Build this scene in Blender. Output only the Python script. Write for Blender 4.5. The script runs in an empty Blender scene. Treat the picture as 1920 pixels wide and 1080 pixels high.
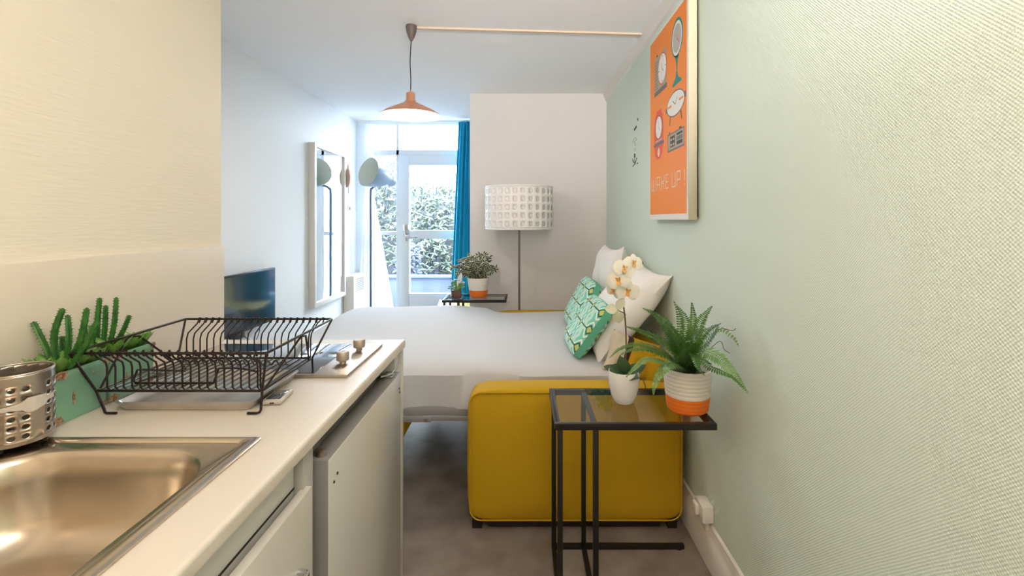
import bpy, bmesh, math, random
from mathutils import Vector, Matrix, noise
PI = math.pi
sc = bpy.context.scene
COL = sc.collection

# ------------------------------------------------------------------ camera, world, exposure
H = 1.35
F = 909.0
cam_d = bpy.data.cameras.new('camera')
cam = bpy.data.objects.new('camera', cam_d)
COL.objects.link(cam)
cam.location = (0, 0, H)
cam.rotation_euler = (PI / 2, 0, 0)
cam_d.sensor_width = 36.0
cam_d.lens = F / 1920 * 36.0
cam_d.shift_x = -20 / 1920
cam_d.shift_y = -128 / 1920
cam_d.clip_start = 0.02
sc.camera = cam
sc.view_settings.view_transform = 'Standard'
sc.view_settings.look = 'None'
sc.view_settings.gamma = 1
sc.view_settings.use_curve_mapping = False
sc.view_settings.exposure = 0.22

W = bpy.data.worlds.new('sky')
sc.world = W
W.use_nodes = True
nt = W.node_tree
bg = nt.nodes['Background']
bg.inputs['Color'].default_value = (0.86, 0.94, 1.0, 1)
bg.inputs['Strength'].default_value = 26.0

def lamp(kind, name, loc, power, color, size=0.1, rot=(0, 0, 0), size_y=None):
    l = bpy.data.lights.new(name, kind)
    l.energy = power
    l.color = color
    if kind == 'AREA':
        l.size = size
        if size_y:
            l.shape = 'RECTANGLE'; l.size_y = size_y
    else:
        l.shadow_soft_size = size
    o = bpy.data.objects.new(name, l)
    COL.objects.link(o)
    o.location = loc; o.rotation_euler = rot
    return o

CEIL = 2.455
XL, XR = -1.85, 0.735
YB, YC, YW = -1.3, 4.25, 5.40      # wall behind the camera, chimney breast, window wall
portal = lamp('AREA', 'window_portal', (-1.1, 5.47, 1.2), 1, (1, 1, 1), 1.6, (-PI / 2, 0, 0), 2.4)
portal.data.cycles.is_portal = True
PENDANT = (-0.638, 2.76)
lamp('POINT', 'pendant_bulb_light', (PENDANT[0], PENDANT[1], H + 0.600), 14, (1.0, 0.90, 0.78), 0.05)
lamp('POINT', 'kitchen_light_glow', (0.0, -0.20, 2.25), 20, (1.0, 0.78, 0.58), 0.12)
FILL_AT = (0.46, -0.75)                       # unseen fill lamp added behind the camera to brighten the room
up = lamp('SPOT', 'fill_spot', (FILL_AT[0], FILL_AT[1], 1.80), 370, (1.0, 0.97, 0.94), 0.10, (math.radians(180 - 65), 0, 0))
up.data.spot_size = math.radians(72); up.data.spot_blend = 0.8

# ------------------------------------------------------------------ helpers
def lin(c):
    return c / 12.92 if c <= 0.04045 else ((c + 0.055) / 1.055) ** 2.4
def rgb(r, g, b):
    return (lin(r / 255), lin(g / 255), lin(b / 255), 1)

def mat(name, col, rough=0.5, metal=0.0, bump=None, vary=None, **kw):
    """bump=(scale xyz or number, strength, distance); vary=(scale, colour2)"""
    m = bpy.data.materials.new(name)
    m.use_nodes = True
    n = m.node_tree.nodes; L = m.node_tree.links
    b = n['Principled BSDF']
    b.inputs['Base Color'].default_value = col
    b.inputs['Roughness'].default_value = rough
    b.inputs['Metallic'].default_value = metal
    for k, v in kw.items():
        b.inputs[k.replace('_', ' ')].default_value = v
    tc = n.new('ShaderNodeTexCoord')
    if vary:
        no = n.new('ShaderNodeTexNoise'); no.inputs['Scale'].default_value = vary[0]
        no.inputs['Detail'].default_value = 6
        L.new(tc.outputs['Object'], no.inputs['Vector'])
        mx = n.new('ShaderNodeMix'); mx.data_type = 'RGBA'
        mx.inputs[6].default_value = col; mx.inputs[7].default_value = vary[1]
        rp = n.new('ShaderNodeMapRange')
        rp.inputs[1].default_value = 0.35; rp.inputs[2].default_value = 0.65
        L.new(no.outputs['Fac'], rp.inputs[0]); L.new(rp.outputs[0], mx.inputs[0])
        L.new(mx.outputs[2], b.inputs['Base Color'])
    if bump:
        mp = n.new('ShaderNodeMapping')
        s = bump[0] if isinstance(bump[0], tuple) else (bump[0],) * 3
        mp.inputs['Scale'].default_value = s
        no = n.new('ShaderNodeTexNoise'); no.inputs['Scale'].default_value = 1
        no.inputs['Detail'].default_value = 3
        bp = n.new('ShaderNodeBump'); bp.inputs['Strength'].default_value = bump[1]
        bp.inputs['Distance'].default_value = bump[2]
        L.new(tc.outputs['Object'], mp.inputs[0]); L.new(mp.outputs[0], no.inputs['Vector'])
        L.new(no.outputs['Fac'], bp.inputs['Height']); L.new(bp.outputs[0], b.inputs['Normal'])
    return m

def emit(name, col, s):
    m = bpy.data.materials.new(name); m.use_nodes = True
    n = m.node_tree.nodes; b = n['Principled BSDF']
    b.inputs['Base Color'].default_value = col
    b.inputs['Emission Color'].default_value = col
    b.inputs['Emission Strength'].default_value = s
    return m

def glass(name, tint=(1, 1, 1, 1), refl=0.06):
    m = bpy.data.materials.new(name); m.use_nodes = True
    n = m.node_tree.nodes; L = m.node_tree.links
    n.remove(n['Principled BSDF'])
    out = n['Material Output']
    t = n.new('ShaderNodeBsdfTransparent'); t.inputs[0].default_value = tint
    g = n.new('ShaderNodeBsdfGlossy'); g.inputs['Roughness'].default_value = 0.01
    mx = n.new('ShaderNodeMixShader')
    fr = n.new('ShaderNodeFresnel'); fr.inputs[0].default_value = 1.5
    ge = n.new('ShaderNodeNewGeometry'); iv = n.new('ShaderNodeMath'); iv.operation = 'SUBTRACT'; iv.inputs[0].default_value = 1
    L.new(ge.outputs['Backfacing'], iv.inputs[1])
    ml = n.new('ShaderNodeMath'); ml.operation = 'MULTIPLY'
    L.new(fr.outputs[0], ml.inputs[0]); L.new(iv.outputs[0], ml.inputs[1])
    L.new(ml.outputs[0], mx.inputs[0]); L.new(t.outputs[0], mx.inputs[1]); L.new(g.outputs[0], mx.inputs[2])
    L.new(mx.outputs[0], out.inputs[0])
    return m

def new():
    return bmesh.new()

def box(bm, x0, x1, y0, y1, z0, z1, mi=0, bevel=0.0, seg=2, M=None):
    t = bmesh.new()
    bmesh.ops.create_cube(t, size=1)
    for v in t.verts:
        v.co = Vector(((x0 + x1) / 2 + v.co.x * (x1 - x0), (y0 + y1) / 2 + v.co.y * (y1 - y0), (z0 + z1) / 2 + v.co.z * (z1 - z0)))
    if bevel:
        bmesh.ops.bevel(t, geom=t.edges[:] + t.verts[:], offset=bevel, segments=seg, affect='EDGES', profile=0.5)
    merge(bm, t, mi, M)

def merge(bm, t, mi=0, M=None):
    bmesh.ops.recalc_face_normals(t, faces=t.faces[:])
    vm = {}
    for v in t.verts:
        vm[v] = bm.verts.new(M @ v.co if M else v.co)
    for f in t.faces:
        try:
            nf = bm.faces.new([vm[v] for v in f.verts]); nf.material_index = mi; nf.smooth = True
        except ValueError:
            pass
    t.free()

def tube(bm, pts, r, seg=8, closed=False, mi=0, cap=True):
    pts = [Vector(p) for p in pts]
    n = len(pts)
    rs = r if isinstance(r, (list, tuple)) else [r] * n
    rings = []
    up = None
    for i, p in enumerate(pts):
        if closed:
            t = (pts[(i + 1) % n] - pts[i - 1])
        else:
            t = pts[min(i + 1, n - 1)] - pts[max(i - 1, 0)]
        if t.length < 1e-9: t = Vector((0, 0, 1))
        t.normalize()
        if up is None:
            up = t.orthogonal().normalized()
        up = (up - t * up.dot(t))
        if up.length < 1e-6: up = t.orthogonal()
        up.normalize()
        s = t.cross(up)
        rings.append([bm.verts.new(p + (up * math.cos(2 * PI * k / seg) + s * math.sin(2 * PI * k / seg)) * rs[i]) for k in range(seg)])
    m = n if closed else n - 1
    for i in range(m):
        a, b = rings[i], rings[(i + 1) % n]
        for k in range(seg):
            f = bm.faces.new((a[k], a[(k + 1) % seg], b[(k + 1) % seg], b[k])); f.smooth = True; f.material_index = mi
    if not closed and cap:
        for ring, rev in ((rings[0], True), (rings[-1], False)):
            f = bm.faces.new(ring[::-1] if rev else ring); f.material_index = mi

def smooth_path(pts, n=8, closed=False):
    """Catmull-Rom through pts"""
    P = [Vector(p) for p in pts]
    out = []
    m = len(P)
    rng = m if closed else m - 1
    for i in range(rng):
        p0 = P[i - 1] if (i > 0 or closed) else P[0]
        p1 = P[i]; p2 = P[(i + 1) % m]
        p3 = P[(i + 2) % m] if (i + 2 < m or closed) else P[-1]
        for k in range(n):
            t = k / n
            out.append(0.5 * ((2 * p1) + (-p0 + p2) * t + (2 * p0 - 5 * p1 + 4 * p2 - p3) * t * t + (-p0 + 3 * p1 - 3 * p2 + p3) * t ** 3))
    if not closed: out.append(P[-1])
    return out

def lathe(bm, prof, seg=40, c=(0, 0, 0), mi=0, axis=None, mis=None):
    c = Vector(c)
    M = axis if axis else Matrix.Identity(4)
    rings = []
    for r, z in prof:
        if r < 1e-5:
            rings.append([bm.verts.new(M @ Vector((0, 0, z)) + c)])
        else:
            rings.append([bm.verts.new(M @ Vector((r * math.cos(2 * PI * k / seg), r * math.sin(2 * PI * k / seg), z)) + c) for k in range(seg)])
    for i in range(len(rings) - 1):
        a, b = rings[i], rings[i + 1]
        for k in range(seg):
            k2 = (k + 1) % seg
            if len(a) == 1 and len(b) == 1: continue
            if len(a) == 1: vs = (a[0], b[k2], b[k])
            elif len(b) == 1: vs = (a[k], a[k2], b[0])
            else: vs = (a[k], a[k2], b[k2], b[k])
            f = bm.faces.new(vs); f.smooth = True
            f.material_index = mis[i] if mis else mi

def poly_prism(bm, pts, M, depth, mi=0):
    """flat polygon (2D pts) extruded by depth along local z, placed by matrix M"""
    a = [bm.verts.new(M @ Vector((p[0], p[1], 0))) for p in pts]
    b = [bm.verts.new(M @ Vector((p[0], p[1], depth))) for p in pts]
    n = len(pts)
    f = bm.faces.new(a[::-1]); f.material_index = mi
    f = bm.faces.new(b); f.material_index = mi
    for i in range(n):
        f = bm.faces.new((a[i], a[(i + 1) % n], b[(i + 1) % n], b[i])); f.material_index = mi

def obj(name, bm, m=None, parent=None, auto=True, loc=None, fixn=True):
    me = bpy.data.meshes.new(name)
    if fixn:
        bmesh.ops.recalc_face_normals(bm, faces=bm.faces[:])
    bm.to_mesh(me); bm.free()
    o = bpy.data.objects.new(name, me)
    COL.objects.link(o)
    for mm in (m if isinstance(m, (list, tuple)) else [m]):
        me.materials.append(mm)
    if auto:
        for p in me.polygons: p.use_smooth = True
        try:
            me.set_sharp_from_angle(angle=math.radians(40))
        except Exception:
            pass
    if parent:
        o.parent = parent
        o.matrix_parent_inverse = parent_world(parent).inverted()
    return o

def parent_world(o):
    M = o.matrix_basis.copy()
    if o.parent:
        return parent_world(o.parent) @ o.matrix_parent_inverse @ M
    return M

def tag(o, label, cat, group=None, kind=None):
    o['label'] = label; o['category'] = cat
    if group: o['group'] = group
    if kind: o['kind'] = kind
    return o

def thing(name, label, cat, loc=(0, 0, 0), group=None, rz=0):
    o = bpy.data.objects.new(name, None)
    COL.objects.link(o)
    o.location = loc; o.rotation_euler = (0, 0, rz)
    o.empty_display_size = 0.05
    return tag(o, label, cat, group)

def struct(name, bm, m, parent=None, label=None):
    o = obj(name, bm, m, parent)
    if not parent: o['kind'] = 'structure'
    if label: o['label'] = label
    return o

def px(u, v, d):
    """point at depth d metres seen in direction (u, v)"""
    return Vector(((u - 980) * d / F, d, H - (v - 412) * d / F))

# ------------------------------------------------------------------ materials
def weave(name, col, sx, sz, strength, plane='yz', dist=0.002):
    """embossed textile wallpaper: little ridges in rows"""
    m = mat(name, col, 0.62)
    n = m.node_tree.nodes; L = m.node_tree.links; b = n['Principled BSDF']
    tc = n.new('ShaderNodeTexCoord')
    sep = n.new('ShaderNodeSeparateXYZ'); L.new(tc.outputs['Object'], sep.inputs[0])
    no = n.new('ShaderNodeTexNoise'); no.inputs['Scale'].default_value = 9; no.inputs['Detail'].default_value = 2
    L.new(tc.outputs['Object'], no.inputs['Vector'])
    def M(op, a, bb):
        x = n.new('ShaderNodeMath'); x.operation = op
        for i, q in enumerate((a, bb)):
            if q is None: continue
            if isinstance(q, (int, float)): x.inputs[i].default_value = q
            else: L.new(q, x.inputs[i])
        return x.outputs[0]
    h = sep.outputs[1] if plane == 'yz' else sep.outputs[0]
    a = M('MULTIPLY', h, sx * 2 * PI)
    c = M('MULTIPLY', sep.outputs[2], sz * 2 * PI)
    nz = M('MULTIPLY', no.outputs['Fac'], 2.5)
    a = M('ADD', a, nz); c = M('ADD', c, nz)
    s = M('MULTIPLY', M('SINE', a, None), M('SINE', c, None))
    no2 = n.new('ShaderNodeTexNoise'); no2.inputs['Scale'].default_value = 160
    L.new(tc.outputs['Object'], no2.inputs['Vector'])
    s = M('ADD', s, M('MULTIPLY', no2.outputs['Fac'], 1.2))
    bp = n.new('ShaderNodeBump'); bp.inputs['Strength'].default_value = strength; bp.inputs['Distance'].default_value = dist
    L.new(s, bp.inputs['Height']); L.new(bp.outputs[0], b.inputs['Normal'])
    return m

M_mint = weave('mint_wallpaper', rgb(224, 237, 224), 128, 140, 0.30)
M_cream = mat('cream_ribbed_wallpaper', rgb(240, 230, 214), 0.65, bump=((14, 14, 150), 0.35, 0.003))
M_white = mat('white_wall_paint', rgb(236, 238, 240), 0.7, bump=(60, 0.05, 0.002))
M_grey = mat('pale_grey_wall_paint', rgb(234, 229, 226), 0.75, bump=(60, 0.05, 0.002))
M_ceil = mat('ceiling_paint', rgb(250, 250, 252), 0.8)
M_trim = mat('white_gloss_trim', rgb(236, 230, 222), 0.35)
M_floor = mat('mottled_vinyl_floor', rgb(142, 131, 120), 0.55, vary=(7, rgb(120, 107, 96)), bump=(40, 0.06, 0.002))
M_splash = mat('cream_splashback_laminate', rgb(230, 216, 198), 0.35)
M_counter = mat('cream_worktop_laminate', rgb(212, 202, 190), 0.38, bump=((30, 30, 30), 0.03, 0.001))
M_cab = mat('white_cabinet_lacquer', rgb(208, 204, 196), 0.3)
M_cabgrey = mat('grey_cabinet_edge', rgb(176, 172, 164), 0.45)
M_dark = mat('dark_gap', rgb(40, 36, 32), 0.8)
M_fridge = mat('white_fridge_enamel', rgb(204, 202, 196), 0.18)
M_fridge_side = mat('grey_fridge_side', rgb(128, 126, 124), 0.4)
M_steel = mat('brushed_steel', rgb(176, 168, 158), 0.3, 1.0, bump=((4, 160, 4), 0.04, 0.001))
M_sink = mat('satin_sink_steel', rgb(196, 184, 168), 0.24, 1.0, bump=((8, 8, 8), 0.02, 0.002))
M_chrome = mat('chrome', rgb(210, 210, 210), 0.08, 1.0)
M_blackwire = mat('bronze_black_wire', rgb(46, 38, 34), 0.38, 0.5)
M_alu = mat('aluminium_tray', rgb(214, 210, 204), 0.3, 0.9, vary=(9, rgb(170, 168, 166)))
M_glassblack = mat('black_ceramic_glass', rgb(62, 62, 64), 0.03, 0.0, Coat_Weight=1.0)
M_knob = mat('taupe_metal_knob', rgb(176, 162, 148), 0.4, 0.5)
M_phone = mat('pale_phone_shell', rgb(190, 180, 168), 0.3)
M_clip = mat('clear_white_plastic', rgb(235, 228, 218), 0.2, 0, Transmission_Weight=0.35)
M_sage = mat('sage_glazed_tin', rgb(120, 168, 140), 0.3, vary=(5, rgb(136, 180, 152)))
M_rust = mat('rusty_chipped_metal', rgb(120, 70, 48), 0.8, vary=(160, rgb(190, 160, 130)), bump=(200, 0.6, 0.002))
M_cactus = mat('cactus_green', rgb(34, 88, 30), 0.45, vary=(60, rgb(58, 118, 42)))
M_succ = mat('succulent_green', rgb(84, 134, 50), 0.4, vary=(30, rgb(124, 164, 78)))
M_soil = mat('potting_soil', rgb(56, 44, 34), 0.95, bump=(120, 0.8, 0.004))
M_yellow = mat('mustard_upholstery', rgb(196, 154, 4), 0.9, bump=((900, 900, 900), 0.15, 0.001), vary=(400, rgb(184, 144, 2)))
M_feet = mat('black_plastic', rgb(22, 19, 17), 0.5)
M_duvet = mat('white_cotton', rgb(206, 206, 209), 0.85, bump=(5, 0.25, 0.02))
M_pillow = mat('white_pillow_cotton', rgb(252, 249, 246), 0.85, bump=(9, 0.35, 0.02))
M_greymetal = mat('grey_painted_metal', rgb(156, 154, 156), 0.4, 0.3)
M_black = mat('black_powder_coat', rgb(26, 23, 21), 0.45, 0.2)
M_farblack = M_black
M_tglass = glass('table_glass', (0.95, 0.965, 0.955, 1))
M_wglass = glass('window_glass', (0.93, 0.96, 0.98, 1))
M_orange = mat('orange_rope', rgb(236, 120, 30), 0.8, bump=((40, 40, 900), 0.3, 0.002))
M_rope = mat('white_cotton_rope', rgb(240, 234, 226), 0.85, bump=((40, 40, 900), 0.3, 0.002))
M_china = mat('white_china', rgb(248, 246, 244), 0.15)
M_fern = mat('fern_green', rgb(40, 80, 26), 0.42, vary=(14, rgb(74, 118, 40)))
M_fern2 = mat('fern_light_green', rgb(84, 124, 60), 0.42, vary=(14, rgb(116, 150, 84)))
M_stem = mat('brown_stem', rgb(104, 78, 50), 0.6)
M_greenstem = mat('green_stem', rgb(84, 104, 54), 0.5)
M_petal = mat('cream_white_petal', rgb(250, 244, 230), 0.5, Subsurface_Weight=0.1)
M_petalc = mat('orange_petal_centre', rgb(232, 170, 80), 0.5)
M_orleaf = mat('dark_orchid_leaf', rgb(60, 84, 50), 0.35)
M_ficusg = mat('ficus_green', rgb(48, 66, 36), 0.45)
M_ficusw = mat('ficus_cream_margin', rgb(226, 226, 204), 0.5)
M_wood = mat('walnut_cube', rgb(110, 72, 56), 0.6, vary=(30, rgb(82, 52, 42)))
M_lilac = mat('lilac_flower', rgb(206, 190, 222), 0.6)
M_blue = mat('turquoise_curtain', rgb(20, 172, 216), 0.8, bump=((300, 300, 300), 0.1, 0.001))
def sheer_mat():
    m = bpy.data.materials.new('sheer_white_voile'); m.use_nodes = True
    n = m.node_tree.nodes; L = m.node_tree.links
    n.remove(n['Principled BSDF'])
    d = n.new('ShaderNodeBsdfDiffuse'); d.inputs[0].default_value = (0.9, 0.9, 0.92, 1)
    t = n.new('ShaderNodeBsdfTranslucent'); t.inputs[0].default_value = (0.9, 0.92, 0.95, 1)
    tr = n.new('ShaderNodeBsdfTransparent')
    a = n.new('ShaderNodeMixShader'); a.inputs[0].default_value = 0.6
    c = n.new('ShaderNodeMixShader'); c.inputs[0].default_value = 0.35
    L.new(d.outputs[0], a.inputs[1]); L.new(t.outputs[0], a.inputs[2])
    L.new(a.outputs[0], c.inputs[1]); L.new(tr.outputs[0], c.inputs[2])
    L.new(c.outputs[0], n['Material Output'].inputs[0])
    return m
M_sheer = sheer_mat()
M_copper = mat('brushed_copper', rgb(232, 168, 134), 0.35, 0.7)
M_shadein = mat('white_enamel_inside', rgb(246, 244, 242), 0.4)
M_cap = mat('grey_brown_cap', rgb(104, 94, 90), 0.5)
M_cable = mat('dark_cable', rgb(40, 36, 34), 0.5)
M_bulb = emit('glowing_bulb', (1.0, 0.86, 0.66, 1), 18)
M_strip = mat('beige_cable_cover', rgb(222, 200, 176), 0.6)
M_bluegrey = mat('blue_grey_lamp_enamel', rgb(140, 160, 180), 0.35)
M_lampin = mat('pale_green_reflector', rgb(226, 236, 230), 0.4)
M_shade = mat('white_perforated_plastic', rgb(244, 240, 236), 0.5)
M_pole = mat('satin_nickel_pole', rgb(140, 128, 120), 0.3, 0.8)
M_upvc = mat('white_window_upvc', rgb(228, 236, 244), 0.35)
M_canvas = mat('cream_canvas_edge', rgb(196, 188, 164), 0.7)
M_print_w = mat('print_white', rgb(240, 236, 230), 0.6)
M_print_o = mat('print_orange', rgb(248, 140, 34), 0.6)
M_print_t = mat('print_teal', rgb(24, 136, 128), 0.6)
M_print_b = mat('print_beige', rgb(178, 162, 134), 0.6)
M_print_g = mat('print_grey', rgb(112, 104, 104), 0.6)
M_print_k = mat('print_black', rgb(46, 40, 42), 0.6)
M_print_r = mat('print_red', rgb(232, 84, 50), 0.6)
M_print_s = mat('print_silver', rgb(190, 186, 184), 0.6)
M_print_l = mat('print_light', rgb(250, 214, 180), 0.6)
M_mirror = mat('mirror_silver', (0.92, 0.95, 0.95, 1), 0.01, 1.0)
M_mframe = mat('mirror_frame_white', rgb(226, 222, 216), 0.4)
M_screen = mat('tv_screen_glass', rgb(40, 52, 64), 0.10, 0.0, Specular_IOR_Level=0.6, Coat_Weight=0.25, Coat_Roughness=0.05)
M_bezel = mat('tv_black_bezel', rgb(28, 30, 34), 0.25)
M_chair = mat('pale_yellow_shell', rgb(226, 216, 150), 0.4)
M_beech = mat('beech_leg', rgb(200, 160, 112), 0.5)
M_catwood = mat('tan_wood_ornament', rgb(214, 180, 156), 0.6)
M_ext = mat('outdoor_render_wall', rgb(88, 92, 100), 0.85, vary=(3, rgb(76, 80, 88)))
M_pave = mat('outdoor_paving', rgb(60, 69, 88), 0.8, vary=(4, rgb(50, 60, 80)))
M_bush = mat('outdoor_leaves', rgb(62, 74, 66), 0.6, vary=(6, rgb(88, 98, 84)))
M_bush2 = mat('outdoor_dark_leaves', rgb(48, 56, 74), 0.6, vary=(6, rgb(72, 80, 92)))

# ------------------------------------------------------------------ room shell
b = new(); box(b, XL - .2, XR + .2, YB - .2, YW + .05, -0.1, 0); struct('floor', b, M_floor)
b = new(); box(b, XL - .2, XR + .2, YB - .2, YW + .2, CEIL, CEIL + .12); struct('ceiling', b, M_ceil)
b = new(); box(b, XR, XR + .15, YB - .15, YW + .15, 0, CEIL); struct('wall_right', b, M_mint)
b = new(); box(b, XL - .15, XL, 1.80, YW + .15, 0, CEIL); struct('wall_left', b, M_white)
b = new(); box(b, XL - .15, -1.12, YB - .15, 1.80, 0, CEIL); struct('wall_kitchen', b, M_cream)
b = new(); box(b, -1.12, XR, YB - .15, YB, 0, CEIL); struct('wall_rear', b, M_cream)
b = new(); box(b, -0.463, XR, YC, YC + .15, 0, CEIL); struct('wall_chimney', b, M_grey)
b = new(); box(b, -0.463, XR, YW, YW + .15, 0, CEIL); struct('wall_window', b, M_white)
# splashback panel above the counter
b = new(); box(b, -1.12, -1.105, -0.8, 1.795, 0.90, 1.254, bevel=.001); struct('trim_splashback', b, M_splash)
# cornice on the right wall (moulded strip)
def strip_y(prof, y0, y1, m, name):
    b = new()
    a = [b.verts.new((x, y0, z)) for x, z in prof]; c = [b.verts.new((x, y1, z)) for x, z in prof]
    n = len(prof)
    for i in range(n):
        b.faces.new((a[i], a[(i + 1) % n], c[(i + 1) % n], c[i]))
    b.faces.new(a); b.faces.new(c[::-1])
    o = struct(name, b, m); return o
cz = CEIL
strip_y([(XR, cz), (XR - .030, cz), (XR - .030, cz - .008), (XR - .024, cz - .020), (XR - .024, cz - .030), (XR - .012, cz - .050), (XR - .012, cz - .062), (XR, cz - .070)], YB, YC, M_trim, 'trim_1')
strip_y([(XR, 0), (XR - .018, 0), (XR - .018, .118), (XR - .013, .124), (XR - .013, .138), (XR - .008, .150), (XR - .008, .162), (XR, .170)], YB, YC, M_trim, 'baseboard_right')

# window wall: frames built as bars, 5.4 m away
wz = lambda v: H - (v - 412) * YW / F
wx = lambda u: (u - 980) * YW / F
b = new()
ZT = 2.41
box(b, XL, wx(698), YW, YW + .09, 0, CEIL)                      # left jamb
box(b, wx(698), -0.463, YW, YW + .09, ZT, CEIL)                  # head
box(b, wx(698), -0.463, YW, YW + .09, wz(291), wz(281), bevel=.004)    # transom
box(b, wx(743), wx(748), YW, YW + .09, 0, ZT, bevel=.002)       # mullion
box(b, wx(698), wx(743), YW, YW + .07, wz(441), wz(434), bevel=.003)
box(b, wx(698), wx(743), YW, YW + .07, 0, 0.30, bevel=.003)
o = struct('window_1', b, M_upvc)
b = new()
box(b, wx(698), wx(743), YW + .035, YW + .041, 0.30, wz(441))
box(b, wx(698), wx(743), YW + .035, YW + .041, wz(434), wz(291))
box(b, wx(698), wx(743), YW + .035, YW + .041, wz(281), ZT)
box(b, wx(748), -0.463, YW + .035, YW + .041, wz(281), ZT)
struct('window_pane', b, M_wglass, o)
b = new()
x0, x1 = wx(748), -0.48
gx0, gx1 = wx(767.6), -0.58
zt, zb = wz(291), 0.02
box(b, x0, gx0, YW - .005, YW + .06, zb, zt, bevel=.004)
box(b, gx1, x1, YW - .005, YW + .06, zb, zt, bevel=.004)
box(b, gx0, gx1, YW - .005, YW + .06, wz(309.5), zt, bevel=.004)
box(b, gx0, gx1, YW - .005, YW + .06, wz(448), wz(431.6), bevel=.004)
box(b, gx0, gx1, YW - .005, YW + .06, zb, wz(550), bevel=.004)
d = struct('door_1', b, M_upvc)
b = new()
box(b, gx0, gx1, YW + .02, YW + .026, wz(550), wz(448)); box(b, gx0, gx1, YW + .02, YW + .026, wz(431.6), wz(309.5))
struct('door_pane', b, M_wglass, d)
b = new()
hx, hz = wx(763), wz(444)
box(b, hx - .016, hx + .016, YW - .016, YW - .005, hz - .05, hz + .03, bevel=.004)
tube(b, [(hx, YW - .005, hz), (hx, YW - .05, hz), (hx + .02, YW - .055, hz), (hx + .13, YW - .055, hz - .004)], .009, 8)
lathe(b, [(0, 0), (.03, 0), (.033, .01), (.033, .1), (.0, .104)], 20, (wx(763), YW - .03, wz(438)))
struct('door_handle', b, M_chrome, d)

# ------------------------------------------------------------------ kitchen worktop, cabinets, fridge
CT = 0.90
SX0, SX1, SY0, SY1 = -1.075, -0.534, 0.36, 0.995
b = new()
YN = YB + .3
box(b, -1.118, -0.535, SY1 - .012, 1.8195, 0.87, CT)
box(b, -1.118, -0.535, YN, SY0 + .012, 0.87, CT)
box(b, SX1 - .012, -0.535, SY0 + .012, SY1 - .012, 0.87, CT)
box(b, -1.118, SX0 + .012, SY0 + .012, SY1 - .012, 0.87, CT)
nose = [(-.535, .87), (-.444, .87), (-.441, .873)] + [(-.448 + .008 * math.cos(a), .892 + .008 * math.sin(a)) for a in (0, .4, .8, 1.2, PI / 2)] + [(-.535, CT)]
va = [b.verts.new((x, YN, z)) for x, z in nose]; vb = [b.verts.new((x, 1.8195, z)) for x, z in nose]
for q in range(len(nose)): b.faces.new((va[q], va[(q + 1) % len(nose)], vb[(q + 1) % len(nose)], vb[q]))
b.faces.new(va); b.faces.new(vb[::-1])
tag(obj('worktop', b, M_counter), 'long cream laminate kitchen worktop running along the left wall', 'worktop')

c = thing('kitchen_cabinet', 'white kitchen base cabinet below the sink with a small bar handle', 'cabinet', (-0.8, 0.5, 0))
b = new()
box(b, -1.10, -0.475, YB + .32, 1.028, 0.06, 0.60)
box(b, -0.495, -0.475, YB + .32, 1.028, 0.60, 0.868)
box(b, -1.10, -0.475, 1.010, 1.028, 0.60, 0.868)
box(b, -1.05, -0.53, YB + .32, 1.02, 0, 0.06)
obj('body', b, M_cab, c)
b = new(); box(b, -0.475, -0.455, 1.005, 1.052, 0.0, 0.868, bevel=.001)
o = obj('side_panel', b, M_cabgrey, c); o['label'] = 'grey side panel beside the fridge'
b = new(); box(b, -0.474, -0.4730, YB + .34, 1.004, 0.792, 0.796)  # dark strip drawn in place of the shade over the cabinet door
o = obj('shadow_gap', b, M_dark, c); o['label'] = 'dark strip standing in for the shade in the gap above the cabinet door'
for y0, y1 in ((0.40, 1.022), (-0.23, 0.394)):
    b = new(); box(b, -0.463, -0.443, y0, y1, 0.085, 0.790, bevel=.0025)
    dr = obj('door', b, M_cab, c)
    b = new()
    yy = y1 - .12
    tube(b, smooth_path([(-.443, yy -   .055, .655), (-.425, yy - .05, .655), (-.422, yy - .03, .655), (-.422, yy + .03, .655), (-.425, yy + .05, .655), (-.443, yy + .055, .655)], 5), .006, 10)
    o = obj('handle', b, M_chrome, dr); o['label'] = 'chrome bar handle'

f = thing('fridge', 'white undercounter fridge below the hob end of the worktop', 'fridge', (-0.8, 1.36, 0))
b = new(); box(b, -1.09, -0.485, 1.075, 1.70, 0.02, 0.815, bevel=.004); obj('body', b, M_fridge_side, f)
b = new()
box(b, -0.480, -0.4305, 1.072, 1.705, 0.07, 0.818, bevel=.004)
dr = obj('door', b, M_fridge_side, f)
b = new(); box(b, -0.4315, -0.4285, 1.074, 1.703, 0.072, 0.816, bevel=.0012); obj('door_skin', b, M_fridge, dr)
b = new(); lathe(b, [(0, .0), (.012, .0), (.012, .010), (.006, .013), (0, .013)], 18, (-.455, 1.095, .818)); obj('hinge_cap', b, M_steel, dr)
for (y, z) in ((1.10, .755), (1.12, .765), (1.68, .765), (1.685, .750)):
    b = new(); lathe(b, [(0, 0), (.0035, 0), (.003, .002), (0, .002)], 10, (-.4285, y, z), axis=Matrix.Rotation(PI / 2, 4, 'Y'))
    obj('screw', b, M_dark, dr)
b = new()
box(b, -0.50, -0.437, 1.62, 1.66, .822, .826, bevel=.001)
tube(b, [(-.445, 1.64, .826), (-.442, 1.70, .832), (-.445, 1.745, .836)], .0035, 8)
tube(b, [(-.47, 1.60, .830), (-.445, 1.64, .828)], .004, 8)
o = obj('hinge_bracket', b, M_chrome, f); o['label'] = 'chrome hinge bracket above the door'

b = new()
box(b, -1.118, -0.447, 1.795, 1.818, 0, 0.869, bevel=.002)
box(b, -0.53, -0.458, 1.735, 1.794, 0, 0.869, bevel=.002)
tag(obj('end_panel', b, M_cab), 'white end panel closing the kitchen unit beside the bed', 'panel')

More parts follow.
